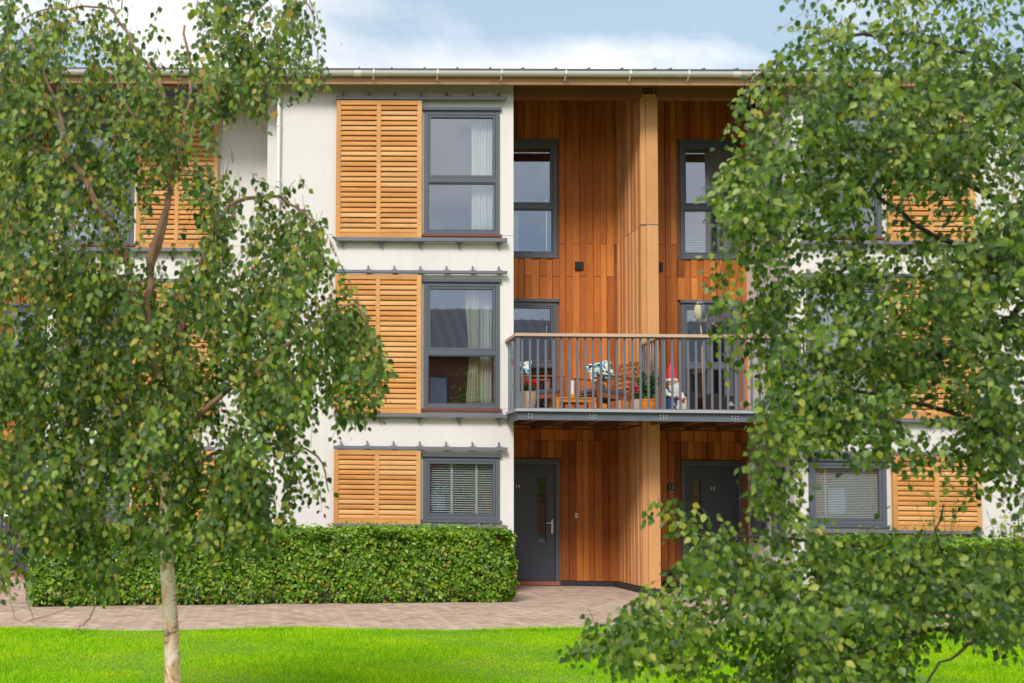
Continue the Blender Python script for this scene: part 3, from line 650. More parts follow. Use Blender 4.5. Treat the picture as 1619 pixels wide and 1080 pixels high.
# vents, doorbell
def vent(h, px, py, w=.145):
    x, z = XZ(px, py, YB-.04); v_ = MB(); v_.box(x-w/2, x+w/2, YB-.062, YB-.03, z-w/2, z+w/2); fo = v_.build('vent', 'black_plastic', h, bevel=.004)
    s = MB()
    for i in range(5): s.box(x-w/2+.012, x+w/2-.012, YB-.068, YB-.063, z-w/2+.016+i*.026, z-w/2+.026+i*.026)
    s.build('vent_slats', 'black_base', fo)
vent(H14, 915.5, 420.5); vent(H12, 1041, 422)
x, z = XZ(911, 815, YB-.04); b = MB(); b.box(x-.022, x+.022, YB-.062, YB-.03, z-.04, z+.04); bo = b.build('doorbell', 'white_plastic', H14, bevel=.006)
b = MB(); b.tube([(x, YB-.063, z), (x, YB-.070, z)], .011, 12); b.build('button', 'grey_paint', bo)

# ---------------------------------------------------------------- curtains and blinds
def curtain(name, x0, x1, z0, z1, Y, mat, label, gather=0, folds=9, group='curtains behind the windows'):
    nu, nv = 60, 14; vs = []; amp = .022
    for j in range(nv+1):
        t = j/nv; z = z1+(z0-z1)*t
        for i in range(nu+1):
            s = i/nu; w = (x1-x0)*(1-gather*(1-abs(2*t-1.15))*.5) if gather else (x1-x0)
            x = x1-w*(1-s)+.006*math.sin(9*s+3*t); y = Y+amp*math.sin(s*folds*2*math.pi+.4*math.sin(3*t))+.008*math.sin(17*s)
            vs.append((x, y, z))
    fs = [(j*(nu+1)+i, j*(nu+1)+i+1, (j+1)*(nu+1)+i+1, (j+1)*(nu+1)+i) for j in range(nv) for i in range(nu)]
    o = MB().add(vs, fs).build(name, mat, None, (x0, Y, z0), smooth=True)
    sm = o.modifiers.new('cloth', 'SOLIDIFY'); sm.thickness = .002
    return tag(o, label, 'curtain', group)
def blind(x0, x1, z0, z1, Y, label, tilt=.5, pitch=.026, ribbons=(), group='venetian blinds in the windows'):
    e = empty('venetian_blind', (x0, Y, z0), label, 'blind', group)
    m_ = MB(); z = z0+.02; k = 0
    while z < z1-.04:
        w = .0115; a = tilt; dy, dz_ = w*math.cos(a), w*math.sin(a)
        m_.hexa([(x0, Y-dy, z-dz_), (x1, Y-dy, z-dz_), (x1, Y+dy, z+dz_), (x0, Y+dy, z+dz_), (x0, Y-dy, z-dz_+.0012), (x1, Y-dy, z-dz_+.0012), (x1, Y+dy, z+dz_+.0012), (x0, Y+dy, z+dz_+.0012)]); z += pitch
    m_.build('slats', 'blind', e)
    h_ = MB(); h_.box(x0, x1, Y-.02, Y+.02, z1-.035, z1); h_.build('head_rail', 'blind', e)
    if ribbons:
        r_ = MB()
        for x in ribbons: r_.box(x-.018, x+.018, Y-.017, Y-.014, z0, z1-.036)
        r_.build('ladder_tape', 'blind', e)
    return e
u0, u1 = WU; YC = .16
# top window: white sheer on the right; first floor: cream gathered curtain on the right
curtain('curtain', u1-.42, u1-.08, WZ[2][0]+.05, WZ[2][1]-.05, YC, 'curtain_white', 'white sheer curtain at the right of the top floor window left of the balcony recess', 0, 7)
curtain('curtain', u1-.52, u1-.30, WZ[1][0]+.05, WZ[1][1]-.05, YC, 'curtain_cream', 'cream curtain hanging in the first floor window beside the balcony', .55, 6)
curtain('curtain', u1-.30, u1-.08, WZ[1][0]+.05, WZ[1][1]-.05, YC+.06, 'curtain_white', 'pale net behind the cream curtain in the first floor window', 0, 5)
g0, g1 = WZ[0][0]+.07, WZ[0][1]-.07
blind(u0+.07, u1-.07, g0, g1, .085, 'half open white blind in the ground floor window behind the hedge', .6, .036, ribbons=(XZ(713, 770, .14)[0], XZ(752, 770, .14)[0]))
m0, m1 = mir(u1), mir(u0)
blind(m0+.07, m1-.07, g0, g1, .085, 'nearly closed white blind in the ground floor window at the right', .75, .026)
# recess windows
x0, x1 = RW2
blind(x0+.08, x1-.08, RWz[0]+.07, RWz[2]+.02, YB+.10, 'slatted blind over the lower half of the top floor window above the owl', .5, .03)
curtain('curtain', XE+.05, XE+.5, RWz[0]+.06, RWz[0]+.75, YB+.16, 'curtain_white', 'short white curtain low in the top floor recess window left of the vent', 0, 5)
c0, c1 = m16(*RW)
curtain('curtain', c0+.07, c1-.3, RWz[0]+.06, RWz[1]-.1, YB+Y16+.14, 'curtain_white', 'pale curtain in the top left window seen past the birch leaves', 0, 6)
a0, a1 = tuple(sorted((off16(u0), off16(u1))))
curtain('curtain', a0+.07, a0+.5, WZ[2][0]+.05, WZ[2][1]-.05, Y16+YC, 'curtain_white', 'white curtain in the top window of the set back house behind the birch', 0, 7)
blind(a0+.07, a1-.07, g0, g1, Y16+YC-.02, 'white blind in the ground floor window of the set back house', .7, .028)
mm0, mm1 = mir(u1), mir(u0)
curtain('curtain', mm0+.07, mm0+.45, WZ[2][0]+.05, WZ[2][1]-.05, YC, 'curtain_white', 'white curtain in the right house top window behind the right birch', 0, 7)
curtain('curtain', mm0+.07, mm1-.1, WZ[1][0]+.05, WZ[1][1]-.05, YC, 'curtain_white', 'white curtain in the right house first floor window behind the right birch', 0, 12)

# ---------------------------------------------------------------- balcony
YF = -.70
bx0 = XZ(801.5, 600, -.02)[0]; bx1 = XZ(1257, 600, -.02)[0]
BAL = empty('balcony', ((bx0+bx1)/2, 0, DECK-.2), 'grey steel balcony with timber handrail across the cladded recess', 'balcony')
dk = MB()
y = -.62
while y < YB-.06: dk.box(bx0+.04 if y+.12 < -.005 else XE+.01, bx1-.04 if y+.12 < -.005 else XR-.01, y, y+.115, DECK-.028, DECK); y += .12
dk.build('deck', 'rail_wood', BAL)
beamtop, beambot = DECK-.035, DECK-.155
bm = MB(); bm.box(bx0+.02, bx1-.02, YF+.03, YF+.042, beambot+.006, beamtop-.006)
bm.box(bx0+.02, bx1-.02, YF-.01, YF+.043, beambot-.004, beambot+.006); bm.box(bx0+.02, bx1-.02, YF-.01, YF+.043, beamtop-.006, beamtop+.004)
bm.build('front_beam', 'steel_grey', BAL)
for xs in (bx0+.02, bx1-.03):
    sm = MB(); sm.box(xs, xs+.01, YF+.045, -.003, beambot, beamtop); sm.box(xs-.02 if xs < 6 else xs, xs+.01 if xs < 6 else xs+.03, YF+.045, -.003, beambot-.01, beambot-.001); sm.build('side_beam', 'steel_grey', BAL)
ep = MB(); ep.box(bx0-.02, bx1+.02, YF-.025, YF+.035, beamtop+.005, DECK+.012)
ep.box(bx0-.02, bx0+.035, YF+.036, -.003, beamtop+.005, DECK+.012); ep.box(bx1-.035, bx1+.02, YF+.036, -.003, beamtop+.005, DECK+.012); ep.build('edge_plate', 'galvanised', BAL)
for pxj in (938.5, 1050, 1163):
    xj = XZ(pxj, 655, YF)[0]; jp = MB(); jp.box(xj-.004, xj+.004, YF+.020, YF+.031, beambot+.01, beamtop-.01); jo = jp.build('joint_strip', 'galvanised', BAL)
    for dx in (-.045, .04):
        for zz_ in (beamtop-.04, beambot+.035):
            b = MB(); b.tube([(xj+dx, YF+.031, zz_), (xj+dx, YF+.018, zz_)], .010, 8); b.build('bolt', 'bolt_metal', jo)
jp = MB(); xj = XZ(839, 655, YF)[0]; jp.box(xj-.05, xj+.05, YF+.026, YF+.0305, beambot+.012, beamtop-.012); jo = jp.build('joint_strip', 'steel_grey', BAL)
for dx in (-.026, .026):
    for zz_ in (beamtop-.035, beambot+.03):
        b = MB(); b.tube([(xj+dx, YF+.026, zz_), (xj+dx, YF+.014, zz_)], .010, 8); b.build('bolt', 'bolt_metal', jo)
for i in range(9):   # joists
    xj = XZ(846, 660, -.6)[0]+i*.52
    if xj > bx1-.1: break
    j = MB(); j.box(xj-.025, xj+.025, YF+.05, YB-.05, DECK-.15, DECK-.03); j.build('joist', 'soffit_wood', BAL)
j = MB(); j.box(XE+.02, px0-.01, .34, .44, DECK-.165, DECK-.152) ; j.box(px1+.05, XR-.02, .34, .44, DECK-.165, DECK-.152); j.build('cross_bearer', 'black_base', BAL)
RT = XZ(812.6, 527, YF)[1]
hr = MB(); hr.box(bx0-.03, bx1+.03, YF-.05, YF+.05, RT-.048, RT); hr.box(bx0-.03, bx0+.05, YF+.051, -.002, RT-.048, RT-.001); hr.box(bx1-.05, bx1+.03, YF+.051, -.002, RT-.048, RT-.001)
XV = XZ(1047, 600, YF)[0]
hr.box(XV-.04, XV+.04, YF+.052, PY0_-.06, RT-.049, RT-.002); hr.build('handrail', 'rail_wood', BAL, bevel=.004)
for nm, xa, xb, ya, yb in (('rail', bx0, bx1, YF-.006, YF+.006),):
    b = MB(); b.box(bx0, bx1, YF-.008, YF+.008, RT-.062, RT-.05); b.box(bx0, bx1, YF-.008, YF+.008, DECK+.014, DECK+.026); b.build('bar_rail', 'baluster_paint', BAL)
step = (XZ(1000, 600, YF)[0]-XZ(900, 600, YF)[0])/8.0
x = XZ(825.5, 600, YF)[0]
first = None
def baluster(x, y, turn=False):
    b = MB()
    if turn: b.box(x-.006, x+.006, y-.017, y+.017, DECK+.014, RT-.049)
    else: b.box(x-.017, x+.017, y-.006, y+.006, DECK+.027, RT-.063)
    return b.build('baluster', 'baluster_paint', BAL)
proto = baluster(x, YF); nb_ = 1
while x+step < bx1-.05:
    x += step
    if abs(x-XV) < .03: continue
    c_ = proto.copy(); COL.objects.link(c_); c_.parent = BAL; c_.location.x = proto.location.x+step*nb_ if False else x-XZ(825.5, 600, YF)[0]; nb_ += 1
protos = baluster(bx0+.01, YF+.12, True)
for xx in (bx0+.01, bx1-.01):
    for k in range(5):
        if xx == bx0+.01 and k == 0: continue
        c_ = protos.copy(); COL.objects.link(c_); c_.parent = BAL; c_.location = (xx-(bx0+.01), k*.12, 0)
for k in range(8):
    c_ = protos.copy(); COL.objects.link(c_); c_.parent = BAL; c_.location = (XV-(bx0+.01), k*.11, 0)
for xx in (bx0+.02, XV, bx1-.02):
    b = MB(); nw = .008 if xx == XV else .028; b.box(xx-nw, xx+nw, YF-.02, YF+.02, DECK+.013, RT-.049); b.build('newel_post', 'baluster_paint', BAL)
b = MB(); b.box(XV-.01, XV+.01, YF+.05, PY0_-.06, DECK+.03, DECK+.05); b.build('divider_rail', 'baluster_paint', BAL)

# ---------------------------------------------------------------- things on the balcony
def pot(name, px, Y, r, h, mat, flower, label, cat, leafn=140, spread=.13, fmat='red_flower', fl=8):
    x = XZ(px, 640, Y)[0]; e = empty(name, (x, Y, DECK), label, cat, 'planted pots on the balcony')
    MB().lathe((x, Y, DECK), [(r*.72, .001), (r*.95, h*.35), (r*1.02, h*.75), (r*.98, h), (r*.90, h), (r*.88, h*.9)], 24).build('pot', mat, e, smooth=True)
    MB().lathe((x, Y, DECK), [(r*.87, h*.88), (r*.87, h*.90)], 16).build('compost', 'soil', e)
    P = np.stack([RNG.normal(0, spread*.5, leafn), RNG.normal(0, spread*.4, leafn), np.abs(RNG.normal(0, .05, leafn))], 1)+np.array([x, Y, DECK+h+.01])
    D = P-np.array([x, Y, DECK+h-.1]); leaves('leaves', P, D+rnd(leafn, .05), np.tile([[0, -.4, 1.]], (leafn, 1))+rnd(leafn, .4), RNG.uniform(.035, .06, leafn), OVAL, 'pot_leaf', e, width=RNG.uniform(.05, .075, leafn))
    if flower:
        for fx, fz, fr_ in flower:
            n_ = 60; C0 = np.array([x+fx, Y-.02, DECK+h+fz]); d_ = rnd(n_); d_ /= np.linalg.norm(d_, axis=1)[:, None]
            fo = leaves('flower_head', C0+d_*fr_*.55, d_, rnd(n_), np.full(n_, fr_*.8), OVAL, fmat, e)
            MB().tube([tuple(C0), (x+fx*.4, Y, DECK+h-.01)], .004, 5).build('stem', 'pot_leaf', fo)
    return e
pot('planter', 832.5, -.35, .145, .30, 'terracotta_beige', [(-.10, .09, .05), (.10, .12, .065), (.02, .13, .03)], 'rounded beige pot of red geraniums in the left corner of the balcony', 'plant pot')
pot('planter', 1007, -.30, .085, .20, 'terracotta_beige', [(0, .14, .055)], 'small beige pot with one crimson flower beside the orange pot', 'plant pot', 60, .09, 'crimson_flower')
# orange pot with tall feathery plant
x = XZ(1025, 640, -.3)[0]; e = empty('planter', (x, -.3, DECK), 'glossy orange pot with a tall feathery green plant near the divider', 'plant pot', 'planted pots on the balcony')
MB().lathe((x, -.3, DECK), [(.085, .001), (.112, .05), (.125, .13), (.125, .175), (.132, .18), (.132, .205), (.118, .205), (.112, .17)], 24).build('pot', 'glazed_orange', e, smooth=True)
st_ = MB(); PP = []; DD = []
for k in range(26):
    a = random.uniform(0, 6.28); r0 = random.uniform(0, .07); hh = random.uniform(.3, .62); ln = random.uniform(.05, .22)
    p0 = Vector((x+r0*math.cos(a), -.3+r0*math.sin(a), DECK+.17)); pts = [p0+Vector((ln*math.cos(a)*t*t, ln*math.sin(a)*t*t*.7, hh*t-.06*t*t*t)) for t in (0, .25, .5, .75, 1)]
    st_.tube(pts, [.004, .003, .003, .002, .001], 5)
    for q in range(26):
        t = random.uniform(.2, 1); i = min(int(t*4), 3); p = pts[i].lerp(pts[i+1], t*4-i); PP.append(p+Vector(np.random.normal(0, .01, 3))); DD.append((random.gauss(0, 1), random.gauss(0, 1), random.gauss(.3, .6)))
for tz in ((-.20, .50, -.24, .40), (-.14, .60, -.30, .44)):
    pts = [(x, -.3, DECK+.2), (x+tz[0]*.5, -.32, DECK+.2+tz[1]*.9), (x+tz[2]*.8, -.33, DECK+.2+tz[1]), (x+tz[2], -.33, DECK+.2+tz[3])]; st_.tube(pts, .003, 5)
    for q in range(10): PP.append(Vector(pts[2]).lerp(Vector(pts[3]), random.random())); DD.append((random.gauss(0, 1), random.gauss(0, 1), -.5))
st_.build('stems', 'pot_leaf', e); PP = np.array(PP); DD = np.array(DD)
leaves('leaves', PP, DD, rnd(len(PP)), RNG.uniform(.03, .055, len(PP)), SIMPLE, 'pot_leaf', e)

# wooden armchair with grey seat pad; the second one is a copy turned to face it
def armchair(org, rot, label, mat):
    e = empty('armchair', org, label, 'armchair', 'wooden armchairs at the coffee table'); e.rotation_euler[2] = 0
    X, Y, Z = org; w = .30; d = .32
    for sx in (-1, 1):
        for sy, hgt in ((-1, .60), (1, .62)):
            b = MB(); b.bar((X+sx*d, Y+sy*w, Z), (X+sx*d, Y+sy*w, Z+(.58 if sx < 0 else .60)), .045, .045); b.build('leg', mat, e, bevel=.003)
    for sy in (-1, 1):
        b = MB(); b.bar((X-d-.03, Y+sy*w, Z+.60), (X+d+.04, Y+sy*w, Z+.575), .065, .025); b.build('armrest', mat, e, bevel=.004)
    fr_ = MB()
    for sy in (-1, 1): fr_.bar((X-d, Y+sy*(w-.026), Z+.30), (X+d, Y+sy*(w-.026), Z+.24), .02, .07)
    for i in range(7): fr_.bar((X-d+.03+i*.095, Y-w+.04, Z+.31-i*.009), (X-d+.03+i*.095, Y+w-.04, Z+.31-i*.009), .06, .016)
    fr_.build('seat_frame', mat, e)
    br = MB()
    for sy in (-1, 1): br.bar((X+d*.75, Y+sy*(w-.04), Z+.26), (X+d+.20, Y+sy*(w-.04), Z+.86), .035, .03)
    for i in range(6): t = .25+i*.14; br.bar((X+d*.75+(d*.25+.20)*t, Y-w+.06, Z+.26+.6*t), (X+d*.75+(d*.25+.20)*t, Y+w-.06, Z+.26+.6*t), .014, .05)
    br.build('backrest', mat, e)
    sp = MB(); sp.hexa([(X-d+.02, Y-w+.06, Z+.335), (X+d-.04, Y-w+.06, Z+.285), (X+d-.04, Y+w-.06, Z+.285), (X-d+.02, Y+w-.06, Z+.335), (X-d+.02, Y-w+.06, Z+.41), (X+d-.04, Y-w+.06, Z+.36), (X+d-.04, Y+w-.06, Z+.36), (X-d+.02, Y+w-.06, Z+.41)])
    sp.build('seat_pad', 'grey_cushion', e, bevel=.02)
    return e
cx = XZ(955, 640, .25)[0]
A1 = armchair((cx, .25, DECK), 0, 'wooden armchair with the tilted patterned cushion right of the coffee table', 'dark_furniture_wood')
A2 = A1.copy(); COL.objects.link(A2); A2.location = (XZ(848, 640, .30)[0], .30, DECK); A2.rotation_euler[2] = math.pi+.15
A2['label'] = 'wooden armchair in the left corner of the balcony behind the red geraniums'
for ch in list(A1.children):
    c_ = ch.copy(); COL.objects.link(c_); c_.parent = A2
A1.rotation_euler[2] = .35
def cushion(c, w, h, t, rz, lean, label, roll=0):
    n = 12; vs = []; fs = []
    for side in (1, -1):
        for j in range(n+1):
            for i in range(n+1):
                u, v = 2*i/n-1, 2*j/n-1; k = (1-abs(u)**2.6)*(1-abs(v)**2.6); pin = 1-.10*(u*u*v*v) if False else 1-.07*(1-abs(u))*abs(v)**3-.07*(1-abs(v))*abs(u)**3
                vs.append((u*w/2*pin, side*t/2*max(k, 0)**.5, v*h/2*pin))
    q = (n+1)**2
    for s_ in (0, 1):
        for j in range(n):
            for i in range(n):
                a = s_*q+j*(n+1)+i; f_ = (a, a+1, a+n+2, a+n+1); fs.append(f_ if s_ else f_[::-1])
    Mx = Matrix.Translation(c) @ Matrix.Rotation(rz, 4, 'Z') @ Matrix.Rotation(lean, 4, 'X') @ Matrix.Rotation(roll, 4, 'Y')
    o = MB().add([(Mx @ Vector(v))[:] for v in vs], fs).build('cushion', 'patterned_fabric', None, c, smooth=True)
    return tag(o, label, 'cushion', 'patterned cushions on the armchairs')
xc, zc_ = XZ(946, 592, .28)
cushion((xc, .12, zc_+.02), .46, .34, .13, .25, -.2, 'yellow blue and black patterned cushion propped in the right armchair', roll=-.25)
xc, zc_ = XZ(961, 617, .28); cushion((xc-.06, .42, zc_+.02), .34, .26, .12, .9, -.3, 'white and black patterned cushion behind the propped one in the right armchair', roll=-.1)
xc, zc_ = XZ(822, 587, .3); cushion((xc-.02, .15, zc_+.0), .34, .30, .12, -.5, -.2, 'patterned cushion in the left armchair behind the geraniums')
# coffee table
tx0, tz = XZ(879, 619, -.25); tx1, _ = XZ(943, 619, -.25); T = empty('coffee_table', ((tx0+tx1)/2, 0, DECK), 'low orange wooden slatted coffee table between the armchairs', 'table')
TT = DECK+.235; b = MB()
for i in range(5): b.box(tx0, tx1, -.25+i*.1, -.25+i*.1+.09, TT-.02, TT)
b.build('tabletop', 'furniture_wood', T)
for sx in (tx0+.03, tx1-.03):
    for sy in (-.22, .20): b = MB(); b.box(sx-.025, sx+.025, sy-.025, sy+.025, DECK, TT-.021); b.build('leg', 'furniture_wood', T)
b = MB(); b.box(tx0+.056, tx1-.056, -.235, -.215, TT-.075, TT-.022); b.box(tx0+.056, tx1-.056, .195, .215, TT-.075, TT-.022); b.build('apron', 'furniture_wood', T)
x, _ = XZ(905, 610, -.1); e = empty('candle', (x, -.1, TT), 'tall white pillar candle in a yellow dish on the coffee table', 'candle')
MB().lathe((x, -.1, TT), [(.03, .001), (.042, .02), (.044, .06), (.038, .06), (.034, .03)], 18).build('dish', 'yellow_glaze', e, smooth=True)
MB().lathe((x, -.1, TT), [(.029, .032), (.03, .27), (.026, .275)], 16).build('wax', 'candle_wax', e, smooth=True)
MB().tube([(x, -.1, TT+.27), (x+.002, -.1, TT+.29)], .0015, 5).build('wick', 'black_plastic', e)
# gnome
gx, _ = XZ(1061, 640, -.35); gy = -.35; G = empty('garden_gnome', (gx, gy, DECK), 'white bearded garden gnome with tall red hat and blue coat on the balcony', 'garden gnome')
z = DECK
MB().lathe((gx, gy, z), [(.10, .001), (.115, .04), (.12, .12), (.125, .20), (.115, .29), (.085, .36), (.05, .39)], 20, 1, .85).ball((gx+.07, gy-.03, z+.04), .055, 12, 8, 1.3, 1, .7).ball((gx-.04, gy-.06, z+.04), .055, 12, 8, 1, 1.3, .7)\
    .build('body', 'gnome_blue', G, smooth=True)
MB().ball((gx+.02, gy-.03, z+.45), .085, 16, 10, 1, 1, 1.05).ball((gx+.085, gy-.06, z+.455), .028, 10, 6).ball((gx+.02, gy+.055, z+.455), .02, 8, 6).tube([(gx+.05, gy-.09, z+.25), (gx+.10, gy-.10, z+.24)], .03, 8).build('face', 'skin', G, smooth=True)
MB().lathe((gx+.035, gy-.045, z), [(.02, .19), (.06, .25), (.085, .34), (.088, .42), (.07, .455), (.04, .46)], 16, 1, .8).ball((gx+.085, gy-.09, z+.43), .03, 8, 6, 1, 1, .5).build('beard', 'gnome_white', G, smooth=True)
MB().lathe((gx, gy-.01, z), [(.098, .475), (.104, .50), (.092, .52)], 18).build('hat_brim', 'gnome_white', G, smooth=True)
MB().lathe((gx, gy-.01, z), [(.09, .515), (.085, .58), (.066, .67), (.045, .75), (.028, .82), (.006, .87)], 18).build('hat', 'gnome_red', G, smooth=True)
MB().tube([(gx-.10, gy-.03, z+.34), (gx-.09, gy-.10, z+.27), (gx+.02, gy-.13, z+.24)], [.035, .035, .028], 10).tube([(gx+.09, gy-.03, z+.34), (gx+.14, gy-.08, z+.27), (gx+.14, gy-.12, z+.20)], [.035, .033, .026], 10).build('sleeves', 'gnome_white', G, smooth=True)
MB().ball((gx+.13, gy-.13, z+.18), .035, 10, 8).build('apple', 'gnome_red', G, smooth=True)
for ex in (-.012, .040):
    MB().ball((gx+.035+ex, gy-.112, z+.475), .009, 8, 6).build('eye', 'black_plastic', G)
# watering can
x, _ = XZ(1077, 640, -.4); e = empty('watering_can', (x, -.4, DECK), 'cream enamel watering can with arched handle beside the gnome', 'watering can')
MB().lathe((x, -.4, DECK), [(.075, .001), (.085, .02), (.08, .17), (.06, .19), (.045, .20), (.045, .185)], 20).build('can', 'cream_enamel', e, smooth=True)
MB().tube([(x-.08, -.4, DECK+.15), (x-.07, -.4, DECK+.24), (x, -.4, DECK+.285), (x+.07, -.4, DECK+.24), (x+.082, -.4, DECK+.12)], .008, 8).build('handle', 'cream_enamel', e, smooth=True)
MB().tube([(x-.07, -.42, DECK+.06), (x-.13, -.44, DECK+.13), (x-.16, -.45, DECK+.20)], [.018, .014, .012], 10).build('spout', 'cream_enamel', e, smooth=True)
# dark rattan armchair and a storage box behind the rail
def rattan(px0_, px1_, Y, ztop, label, name, cat):
    a, _ = XZ(px0_, 640, Y); b_, _ = XZ(px1_, 640, Y); e = empty(name, ((a+b_)/2, Y, DECK), label, cat)
    m_ = MB(); m_.box(a, b_, Y, Y+.06, DECK+.05, DECK+ztop*.78); m_.box(a, a+.06, Y+.061, Y+.6, DECK+.05, DECK+ztop*.78); m_.box(b_-.06, b_, Y+.061, Y+.6, DECK+.05, DECK+ztop*.78); m_.build('side_panels', 'rattan', e, bevel=.01)
    m_ = MB(); m_.box(a+.061, b_-.061, Y+.061, Y+.58, DECK+.25, DECK+.33); m_.build('seat', 'rattan', e)
    m_ = MB(); m_.box(a-.01, b_+.01, Y+.605, Y+.66, DECK+.05, DECK+ztop); m_.build('backrest', 'rattan', e, bevel=.01)
    for sx in (a+.03, b_-.03):
        for sy in (Y+.03, Y+.63): m_ = MB(); m_.box(sx-.02, sx+.02, sy-.02, sy+.02, DECK+.001, DECK+.05); m_.build('foot', 'black_plastic', e)
    return e
rattan(1071, 1102, .25, .46, 'dark brown rattan chair directly behind the cream watering can', 'rattan_chair', 'chair')
rattan(1116, 1160, .25, .42, 'wider dark rattan chair right of the owl pole', 'rattan_chair', 'chair')
# owl on a pole
ox, oz0 = XZ(1106, 512, YF+.08); oy = YF+.08; _, ozt = XZ(1106, 473, oy); oh = ozt-oz0
O = empty('owl_figure', (ox, oy, DECK), 'painted owl figure on a thin pole above the balcony rail', 'garden ornament')
MB().tube([(ox+.05, oy, DECK+.002), (ox+.03, oy, RT), (ox+.01, oy, oz0+.02)], .010, 8).build('pole', 'rail_wood', O, smooth=True)
MB().lathe((ox+.01, oy, oz0), [(.045, .0), (.055, .02), (.05, .065), (.035, .075)], 14).build('base', 'bird_grey', O, smooth=True)
MB().lathe((ox-.012, oy, oz0), [(.03, .06), (.06, .10), (.078, .17), (.07, .24), (.055, .28), (.03, .30)], 16, .95, .9).build('body', 'bird_breast', O, smooth=True)
MB().ball((ox+.040, oy-.030, oz0+.19), .055, 12, 8, .85, 1.1, 2.0).build('wing', 'bird_grey', O, smooth=True)
MB().ball((ox+.062, oy-.03, oz0+.12), .03, 10, 8, .7, .9, 2.1).build('wing_patch', 'bird_green', O, smooth=True)
hd = MB(); hd.ball((ox+.008, oy, oz0+.315), .062, 14, 10, 1.1, 1, .85)
for s_ in (-.04, .05): hd.lathe((ox+s_, oy, oz0+.345), [(.018, 0), (.004, .045)], 8)
hd.build('head', 'bird_grey', O, smooth=True)
MB().ball((ox-.036, oy-.040, oz0+.312), .017, 10, 8).ball((ox+.004, oy-.052, oz0+.312), .015, 10, 8).build('eye_rings', 'bird_breast', O, smooth=True)
MB().lathe((ox-.012, oy-.062, oz0+.285), [(.003, 0), (.010, .025)], 8).build('beak', 'black_plastic', O)
# squirrel ornament, small lantern, white flowering pot at the right end
x, _ = XZ(1180, 640, -.35); e = empty('squirrel_figure', (x, -.35, DECK), 'small brown squirrel ornament by the right part of the rail', 'garden ornament')
MB().lathe((x, -.35, DECK), [(.035, .001), (.048, .03), (.045, .08), (.025, .12)], 12).ball((x+.025, -.37, DECK+.14), .03, 10, 8, 1.2, 1, 1).build('body', 'brown_figure', e, smooth=True)
MB().tube([(x-.04, -.34, DECK+.03), (x-.08, -.34, DECK+.08), (x-.07, -.34, DECK+.15), (x-.035, -.34, DECK+.19)], [.018, .03, .032, .015], 10).build('tail', 'brown_figure', e, smooth=True)
x, _ = XZ(1156, 640, -.4); e = empty('lantern', (x, -.4, DECK), 'little grey metal lantern on the deck left of the squirrel', 'lantern')
MB().box(x-.045, x+.045, -.445, -.355, DECK+.001, DECK+.02).build('base', 'galvanised', e)
MB().box(x-.035, x+.035, -.435, -.365, DECK+.021, DECK+.11).build('glass_body', 'glass', e)
MB().lathe((x, -.4, DECK), [(.06, .111), (.05, .125), (.015, .16), (.01, .18)], 4).build('lid', 'galvanised', e)
pot('planter', 1268, -.25, .10, .20, 'cream_enamel', [(-.06, .10, .035), (.05, .14, .035), (0, .05, .03)], 'cream pot of small white flowers at the far right end of the balcony', 'plant pot', 80, .1, 'white_flower')

# ---------------------------------------------------------------- ground floor things
x, z = XZ(1061.5, 770, YB-.05); e = empty('house_number_plaque', (x, YB-.06, z), 'dark square plaque reading 12 on the cladding left of the right door', 'sign')
MB().box(x-.066, x+.066, YB-.062, YB-.045, z-.055, z+.055).build('plate', 'black_plastic', e, bevel=.003); text('numerals', '12', (x, YB-.065, z), .10, 'galvanised', e)
x, z = XZ(1060, 893, 1.3); e = empty('boot_shelf', (x, 1.3, 0), 'low dark metal shelf beside the right door behind the partition', 'shelf')
MB().box(px1+.03, x+.17, 1.25, 1.55, .20, .235).build('shelf_board', 'black_base', e, bevel=.003)
for sx in (px1+.05, x+.15):
    for sy in (1.27, 1.53): MB().box(sx-.01, sx+.01, sy-.01, sy+.01, 0, .2).build('leg', 'galvanised', e)
MB().box(px1+.08, x+.12, 1.28, 1.50, .237, .30).build('mat_roll', 'black_plastic', e, bevel=.02)
# wall light, hose reel on the right return wall
yl = 1.45; _, z = XZ(1189, 745, yl); e = empty('wall_light', (XR-.05, yl, z), 'cream cylindrical wall light on the right return wall beside door 12', 'wall light')
MB().lathe((XR-.075, yl, z), [(.045, .0), (.045, .13), (.03, .14)], 14).lathe((XR-.075, yl, z), [(.018, -.15), (.018, -.001)], 10).build('lamp', 'white_plastic', e, smooth=True)
MB().box(XR-.05, XR-.001, yl-.02, yl+.02, z-.02, z+.08).build('mount', 'white_plastic', e)
yl = 1.15; _, z = XZ(1200, 753, yl); e = empty('security_camera', (XR-.04, yl, z), 'small black dome camera on the right return wall near the cream light', 'camera')
MB().ball((XR-.055, yl, z), .045, 12, 8).build('dome', 'black_plastic', e, smooth=True); MB().box(XR-.05, XR-.001, yl-.02, yl+.02, z+.0, z+.04).build('mount', 'grey_paint', e)
yl = 1.1; _, z = XZ(1197, 828, yl); e = empty('hose_reel', (XR-.08, yl, z), 'round grey hose reel on the right return wall beside door 12', 'hose reel')
for k in (0, .10): MB().tube([(XR-.14+k, yl, z), (XR-.132+k, yl, z)], .19, 28).build('disc', 'steel_grey', e, smooth=True)
MB().tube([(XR-.131, yl, z), (XR-.041, yl, z)], .13, 22).build('hose', 'black_base', e, smooth=True)
MB().box(XR-.03, XR-.001, yl-.03, yl+.03, z-.12, z+.12).build('mount', 'grey_paint', e)
x, z = XZ(1306, 859, -.03); e = empty('sunflower_ornament', (x, -.03, z), 'yellow petalled sunflower ornament on the white wall below the right blind window', 'wall ornament')
MB().tube([(x, -.002, z), (x, -.035, z)], .045, 18).build('centre', 'pot_leaf', e, smooth=True)
